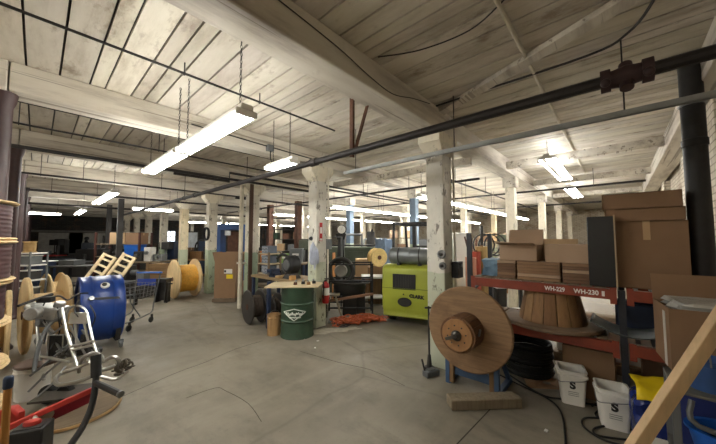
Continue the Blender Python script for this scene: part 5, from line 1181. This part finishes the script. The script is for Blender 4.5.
# background behind the workbench and second column
p = L(278, 9.3); bench(p, 1.9, .7, .95, 'second workbench behind the cluttered one', CF, GREYW, BLUED)
for k, (px, w, h, m_, lab) in enumerate(((266, .3, .38, paint('#b06d32', .6), 'orange brown box on the second workbench, leftmost of four'), (275.5, .28, .32, DGREEN, 'green parts bin on the second workbench, left of the middle'), (286, .26, .3, paint('#7fa05a', .6), 'light green parts bin on the second workbench, right of the middle'), (297, .4, .45, GREYM, 'grey machine case on the second workbench, rightmost of four'))):
    t = thing('parts_bin', lab, 'bin', L(px, 9.2, .951), CF); b = MB(); b.frus((0, 0), (w*.45, .15), (w*.5, .18), 0, h); b.build('body', m_, t, bev=.01); b = MB(); b.box((0, -.16, h*.6), (w*.5, .02, .07)); b.build('label_holder', WHITEP, t)
for k, (px, d, y) in enumerate(((270, 12.2, 0), (298, 11.0, 0))):
    b = MB(); b.box((0, 0, ZB/2), (.2, .2, ZB)); o = struct(b.build('column', RUST)); o.location = L(px, d)
sh = shelf_unit(L(288, 14.9), 2.6, .6, [.5, 1.1, 1.7, 2.2], 2.25, 'tall dark storage shelf far behind the workbenches', CF, DARK, DARK, pw=.06)
for k in range(8):
    px = 271 + 5.2*k; carton(L(px, 14.8, [1.101, 1.701][k % 2]), (.3, .4, .28 + .04*(k % 3)), 'stored box on the tall dark shelf, %s from the left' % ['first', 'second', 'third', 'fourth', 'fifth', 'sixth', 'seventh', 'eighth'][k], CF, [CARD, DGREEN, CARDL, RUST, GREYM, CARDD, BLUEM, CARDP][k], tape=False, group='boxes on the tall dark shelf')
# behind the winder and forklift
reel(L(377, 7.95), .25, .12, .25, 'pale yellow wooden reel on a crate just left of the forklift', mf=wood('#dcc07e'), rz=1.2, ft=.05)
for nm in ('cable_reel',): pass
rr_ = [o for o in bpy.data.objects if o.get('label', '').startswith('pale yellow wooden reel')][0]; rr_.location.z = .95
t = carton(L(377, 7.95), (.5, .5, .948), 'dark wooden crate under the pale yellow reel', CF, OLDW2, tape=False, name='wooden_crate', cat='crate')
for s in (-1, 1):
    b = MB(); b.box((s*.2, -.26, .47), (.08, .02, .94)); b.build('batten', OLDW, t)
fill_boxes([(363, 8.6, 0, .5, .5, .62, CARD, 'brown carton behind the caged winder, bottom of two'), (363, 8.6, .622, .45, .45, .5, CARDL, 'pale carton behind the caged winder, on top of the brown one')])
b = MB(); b.lump((0, 0, .42), (.55, .4, .84), .1, 15); o = b.build('tarp_bundle', paint('#5d6f86', .8, 0, .25, 6)); o.location = L(385, 8.7, .9); tag(o, 'blue grey tarp bundle on a table behind the forklift bottle', 'tarp')
bench(L(385, 8.7), .5, .5, .89, 'table carrying the blue grey tarp bundle', CF, GREYW, DARK)
sh = shelf_unit(L(393, 12.0), 1.8, .6, [.6, 1.2, 1.75], 2.1, 'storage shelf seen over the forklift gas bottle', CF, DARK, GREYW, pw=.05)
for k in range(5): carton(L(376 + 8.5*k, 11.9, [1.201, 1.201, 1.751, 1.201, 1.751][k]), (.32, .4, .3), '%s box on the shelf over the forklift, %s from the left' % (['brown', 'pale', 'tan', 'dark', 'pale'][k], ['first', 'second', 'third', 'fourth', 'fifth'][k]), CF, [CARD, CARDL, CARDP, CARDD, CARDL][k], tape=False, group='boxes on the shelf over the forklift')
# open welded frames behind the winder
t = thing('pipe_arch', 'tall grey pipe frame standing behind the caged winder', 'frame', L(318 + 12, 7.4), CF); b = MB(); b.tube([(-.3, 0, 0), (-.3, 0, 1.75), (.3, 0, 1.75), (.3, 0, 0)], .025, 8); b.build('hoop', GREYM, t); b = MB(); b.tube([(-.3, 0, 1.1), (.3, 0, 1.1)], .02, 8); b.build('crossbar', GREYM, t)
t = thing('pipe_arch', 'low grey pipe arch behind the olive machine', 'frame', L(372, 10.8), CF); b = MB(); b.tube(smooth_pts([(-.3, 0, 0), (-.3, 0, 1.5), (-.2, 0, 1.7), (.2, 0, 1.7), (.3, 0, 1.5), (.3, 0, 0)], 3), .03, 8); b.build('hoop', GALV, t)
# behind the rack, right of the front column
t = thing('white_cabinet', 'tall white cabinet just right of the front column', 'cabinet', L(460, 6.6), CF)
b = MB(); b.box((0, 0, .92), (.36, .4, 1.84)); b.build('body', WHITEP, t, bev=.02); b = MB(); b.box((0, -.205, .92), (.32, .012, 1.74)); d = b.build('door', WHITE, t); b = MB(); b.box((.11, -.22, .95), (.02, .025, .12)); b.build('handle', DARK, d)
b = MB(); b.bar((-.1, -.3, 1.75), (.3, -.32, .0), .025, .025); o = b.build('pole', RUST); o.location = L(464, 6.3); o.rotation_euler = (0, 0, CF); tag(o, 'thin rusty pole leaning before the white cabinet', 'pole')
for k, (px, d, h, r, m_, lab) in enumerate(((470, 5.6, 1.35, .1, paint('#c98f78', .7), 'pink paper roll standing behind the rack end, left of three'), (475, 5.7, 1.45, .09, paint('#b5533f', .7), 'red brown roll standing behind the rack end, middle of three'), (481, 5.8, 1.55, .12, wood('#b79a63', .7, 'z'), 'tan roll standing behind the rack end, right of three'))):
    t = thing('paper_roll', lab, 'roll', L(px, d)); b = MB(); b.lathe([(.03, 0), (r, 0), (r, h), (.03, h), (.03, h - .02)], n=20); b.build('sheet', m_, t); b = MB(); b.cyl((0, 0, h - .05), (0, 0, h + .03), .03); b.build('core', CARDD, t)
t = thing('black_machine', 'black framed machine with hoops behind the rack', 'machine', L(489, 7.6), CF)
b = MB(); b.box((0, 0, .6), (.6, .5, 1.2)); b.build('base', DARK, t, bev=.02)
for k in range(3):
    b = MB(); b.tube(circ((-.15 + .15*k, 0, 1.55), .28, 20, 'y'), .02, 6, True); b.build('hoop', BLACK, t)
b = MB(); b.box((-.2, 0, 1.6), (.06, .06, .9)); b.build('mast', BLACK, t)
bench(L(478, 9.5), 1.6, .7, .9, 'yellowish bench far behind the rack', CF, wood('#c9a86a'), OLDW)
sh = shelf_unit(L(505, 13.5), 3.0, .6, [.5, 1.1, 1.6], 1.7, 'long storage shelf before the far brick wall', CF, RUST, GREYW, pw=.06)
for k in range(6): carton(L(482 + 9*k, 13.4, 1.601), (.34, .4, .3 + .08*(k % 2)), 'box on the long far shelf, %s from the left' % ['first', 'second', 'third', 'fourth', 'fifth', 'sixth'][k], CF, [CARD, CARDL, OLIVE, CARDP, CARD, CARDD][k], tape=False, group='boxes on the long far shelf')
bench(L(508, 5.9), .8, .6, .8, 'white topped table under the rack beams in the background', CF, WHITE, DARK)
t = thing('white_machine', 'white boxy machine seen under the red rack beam', 'machine', L(507, 6.0, .801), CF); b = MB(); b.box((0, 0, .14), (.4, .35, .28)); b.build('body', WHITE, t, bev=.03); b = MB(); b.box((0, -.18, .16), (.2, .02, .12)); b.build('screen', DARK, t)
b = MB(); b.lump((0, 0, .3), (.5, .4, .6), .1, 21); o = b.build('tarp_bundle', paint('#bdbdb8', .6, 0, .15, 6)); o.location = (4.9, 1.35, .0); tag(o, 'grey white plastic bundle on the floor behind the big reel', 'tarp')

# MORE CLUTTER in the deep middle of the hall
def machine(px, d, w, h, label, m1=DARK, m2=GREYM, var=0, base=0):
    t = thing('workshop_machine', label, 'machine', L(px, d, base), CF)
    b = MB(); b.box((0, 0, h*.25), (w, .55, h*.5)); b.build('base', m1, t, bev=.02)
    if var == 0:
        b = MB(); b.box((-w*.25, 0, h*.72), (w*.35, .4, h*.5)); b.build('headstock', m1, t, bev=.02); b = MB(); b.cyl((-w*.08, 0, h*.75), (w*.12, 0, h*.75), h*.09, n=14); b.build('chuck', m2, t); b = MB(); b.box((w*.33, 0, h*.62), (w*.2, .25, h*.26)); b.build('tailstock', m2, t, bev=.01)
    elif var == 1:
        b = MB(); b.box((0, .1, h*.72), (w*.4, .3, h*.56)); b.build('upright_frame', m1, t, bev=.02); b = MB(); b.box((0, -.12, h*.88), (w*.36, .5, h*.2)); b.build('head', m2, t, bev=.02); b = MB(); b.cyl((0, -.25, h*.8), (0, -.25, h*.55), .03); b.build('spindle', STEEL, t)
    else:
        b = MB(); b.tube(circ((0, -.1, h*.75), h*.22, 22, 'y'), .05, 8, True); b.build('flywheel', m1, t); b = MB(); b.cyl((0, -.2, h*.75), (0, .1, h*.75), .05); b.build('axle', m2, t); b = MB(); b.box((0, .12, h*.7), (w*.3, .1, h*.5)); b.build('bracket', m2, t)
    return t
for a in ((152, 13.6, 1.6, 1.5, 'dark lathe like machine far behind the wooden crate', DARK, GREYM, 0), (170, 13.0, 1.2, 1.6, 'dark upright machine far behind the yellow reel', BLUED, DARK, 1), (180, 17.6, 1.8, 1.6, 'dark machine bed below the bright hanging sheet', DARK, DARK, 0),
          (204, 15.6, 1.4, 1.7, 'dark flywheel machine far left of the blue press', DARK, RUST, 2), (252, 13.4, 1.3, 1.8, 'dark upright machine just right of the blue press', DARK, BLUED, 1), (262, 10.4, .9, 1.4, 'dark flywheel machine behind the parts bins', DARK, GREYM, 2),
          (306, 10.2, 1.0, 1.7, 'dark upright machine behind the second white column', DARK, OLIVE, 1), (326, 11.8, 1.4, 1.7, 'dark lathe behind the dial scale', DARK, OLIVE, 0), (420, 12.6, 1.4, 1.7, 'dark upright machine behind the forklift', DARK, GREYM, 1), (436, 10.6, 1.2, 1.5, 'dark flywheel machine behind the front column', DARK, RUST, 2),
          (110, 16.8, 1.6, 1.5, 'dark flywheel machine in the far left shadow', DARK, DARK, 2), (61, 17.5, 1.6, 1.7, 'dark upright machine in the far left corner', DARK, DARK, 1), (136, 8.6, .9, .95, 'low dark lathe behind the shopping cart', DARK, GREYM, 0)):
    machine(*a)

# joint in the slab and pale dust by the second column
b = MB(); b.bar(G(440, 462, .0005), G(497, 402, .0005), .010, .002); struct(b.build('trim_floor_joint', paint('#3a352d', .9)))
b = MB(); rnd = random.Random(12); q = []
for k in range(30):
    a = 2*PI*k/30; r = rnd.uniform(.7, 1.15); q.append((.62*r*math.cos(a), .16*r*math.sin(a)))
b.prism(q, 0, .0015); o = b.build('dust_patch', paint('#b3ad9d', .9, 0, .2, 9)); o.location = G(327, 331, .0005); o.rotation_euler = (0, 0, CF + .32); o['kind'] = 'stuff'; tag(o, 'pale dust spilled on the concrete between the green drum and the column', 'dust')

for k, px in enumerate(([(122, 397), (150, 384), (178, 372), (205, 362), (236, 349), (262, 341)], [(188, 398), (214, 388), (226, 391), (248, 404), (262, 420)], [(300, 352), (340, 362), (372, 371), (404, 386)])):
    b = MB(); rnd = random.Random(k); P = [G(x, y) + V((rnd.uniform(-.02, .02), rnd.uniform(-.02, .02), 0)) for x, y in px]
    b.tube(smooth_pts(P, 4), .0025, 4); struct(b.build('trim_floor_crack', paint('#2e2a24', .95)))
#==END==
scene.view_settings.view_transform = 'Standard'; scene.view_settings.look = 'None'; scene.view_settings.gamma = 1.0
scene.view_settings.exposure = 1.25
w = bpy.data.worlds.new('world'); scene.world = w; w.use_nodes = True
w.node_tree.nodes['Background'].inputs['Color'].default_value = (.02, .02, .02, 1)
scene.cycles.use_denoising = True; scene.cycles.max_bounces = 8; scene.cycles.diffuse_bounces = 5
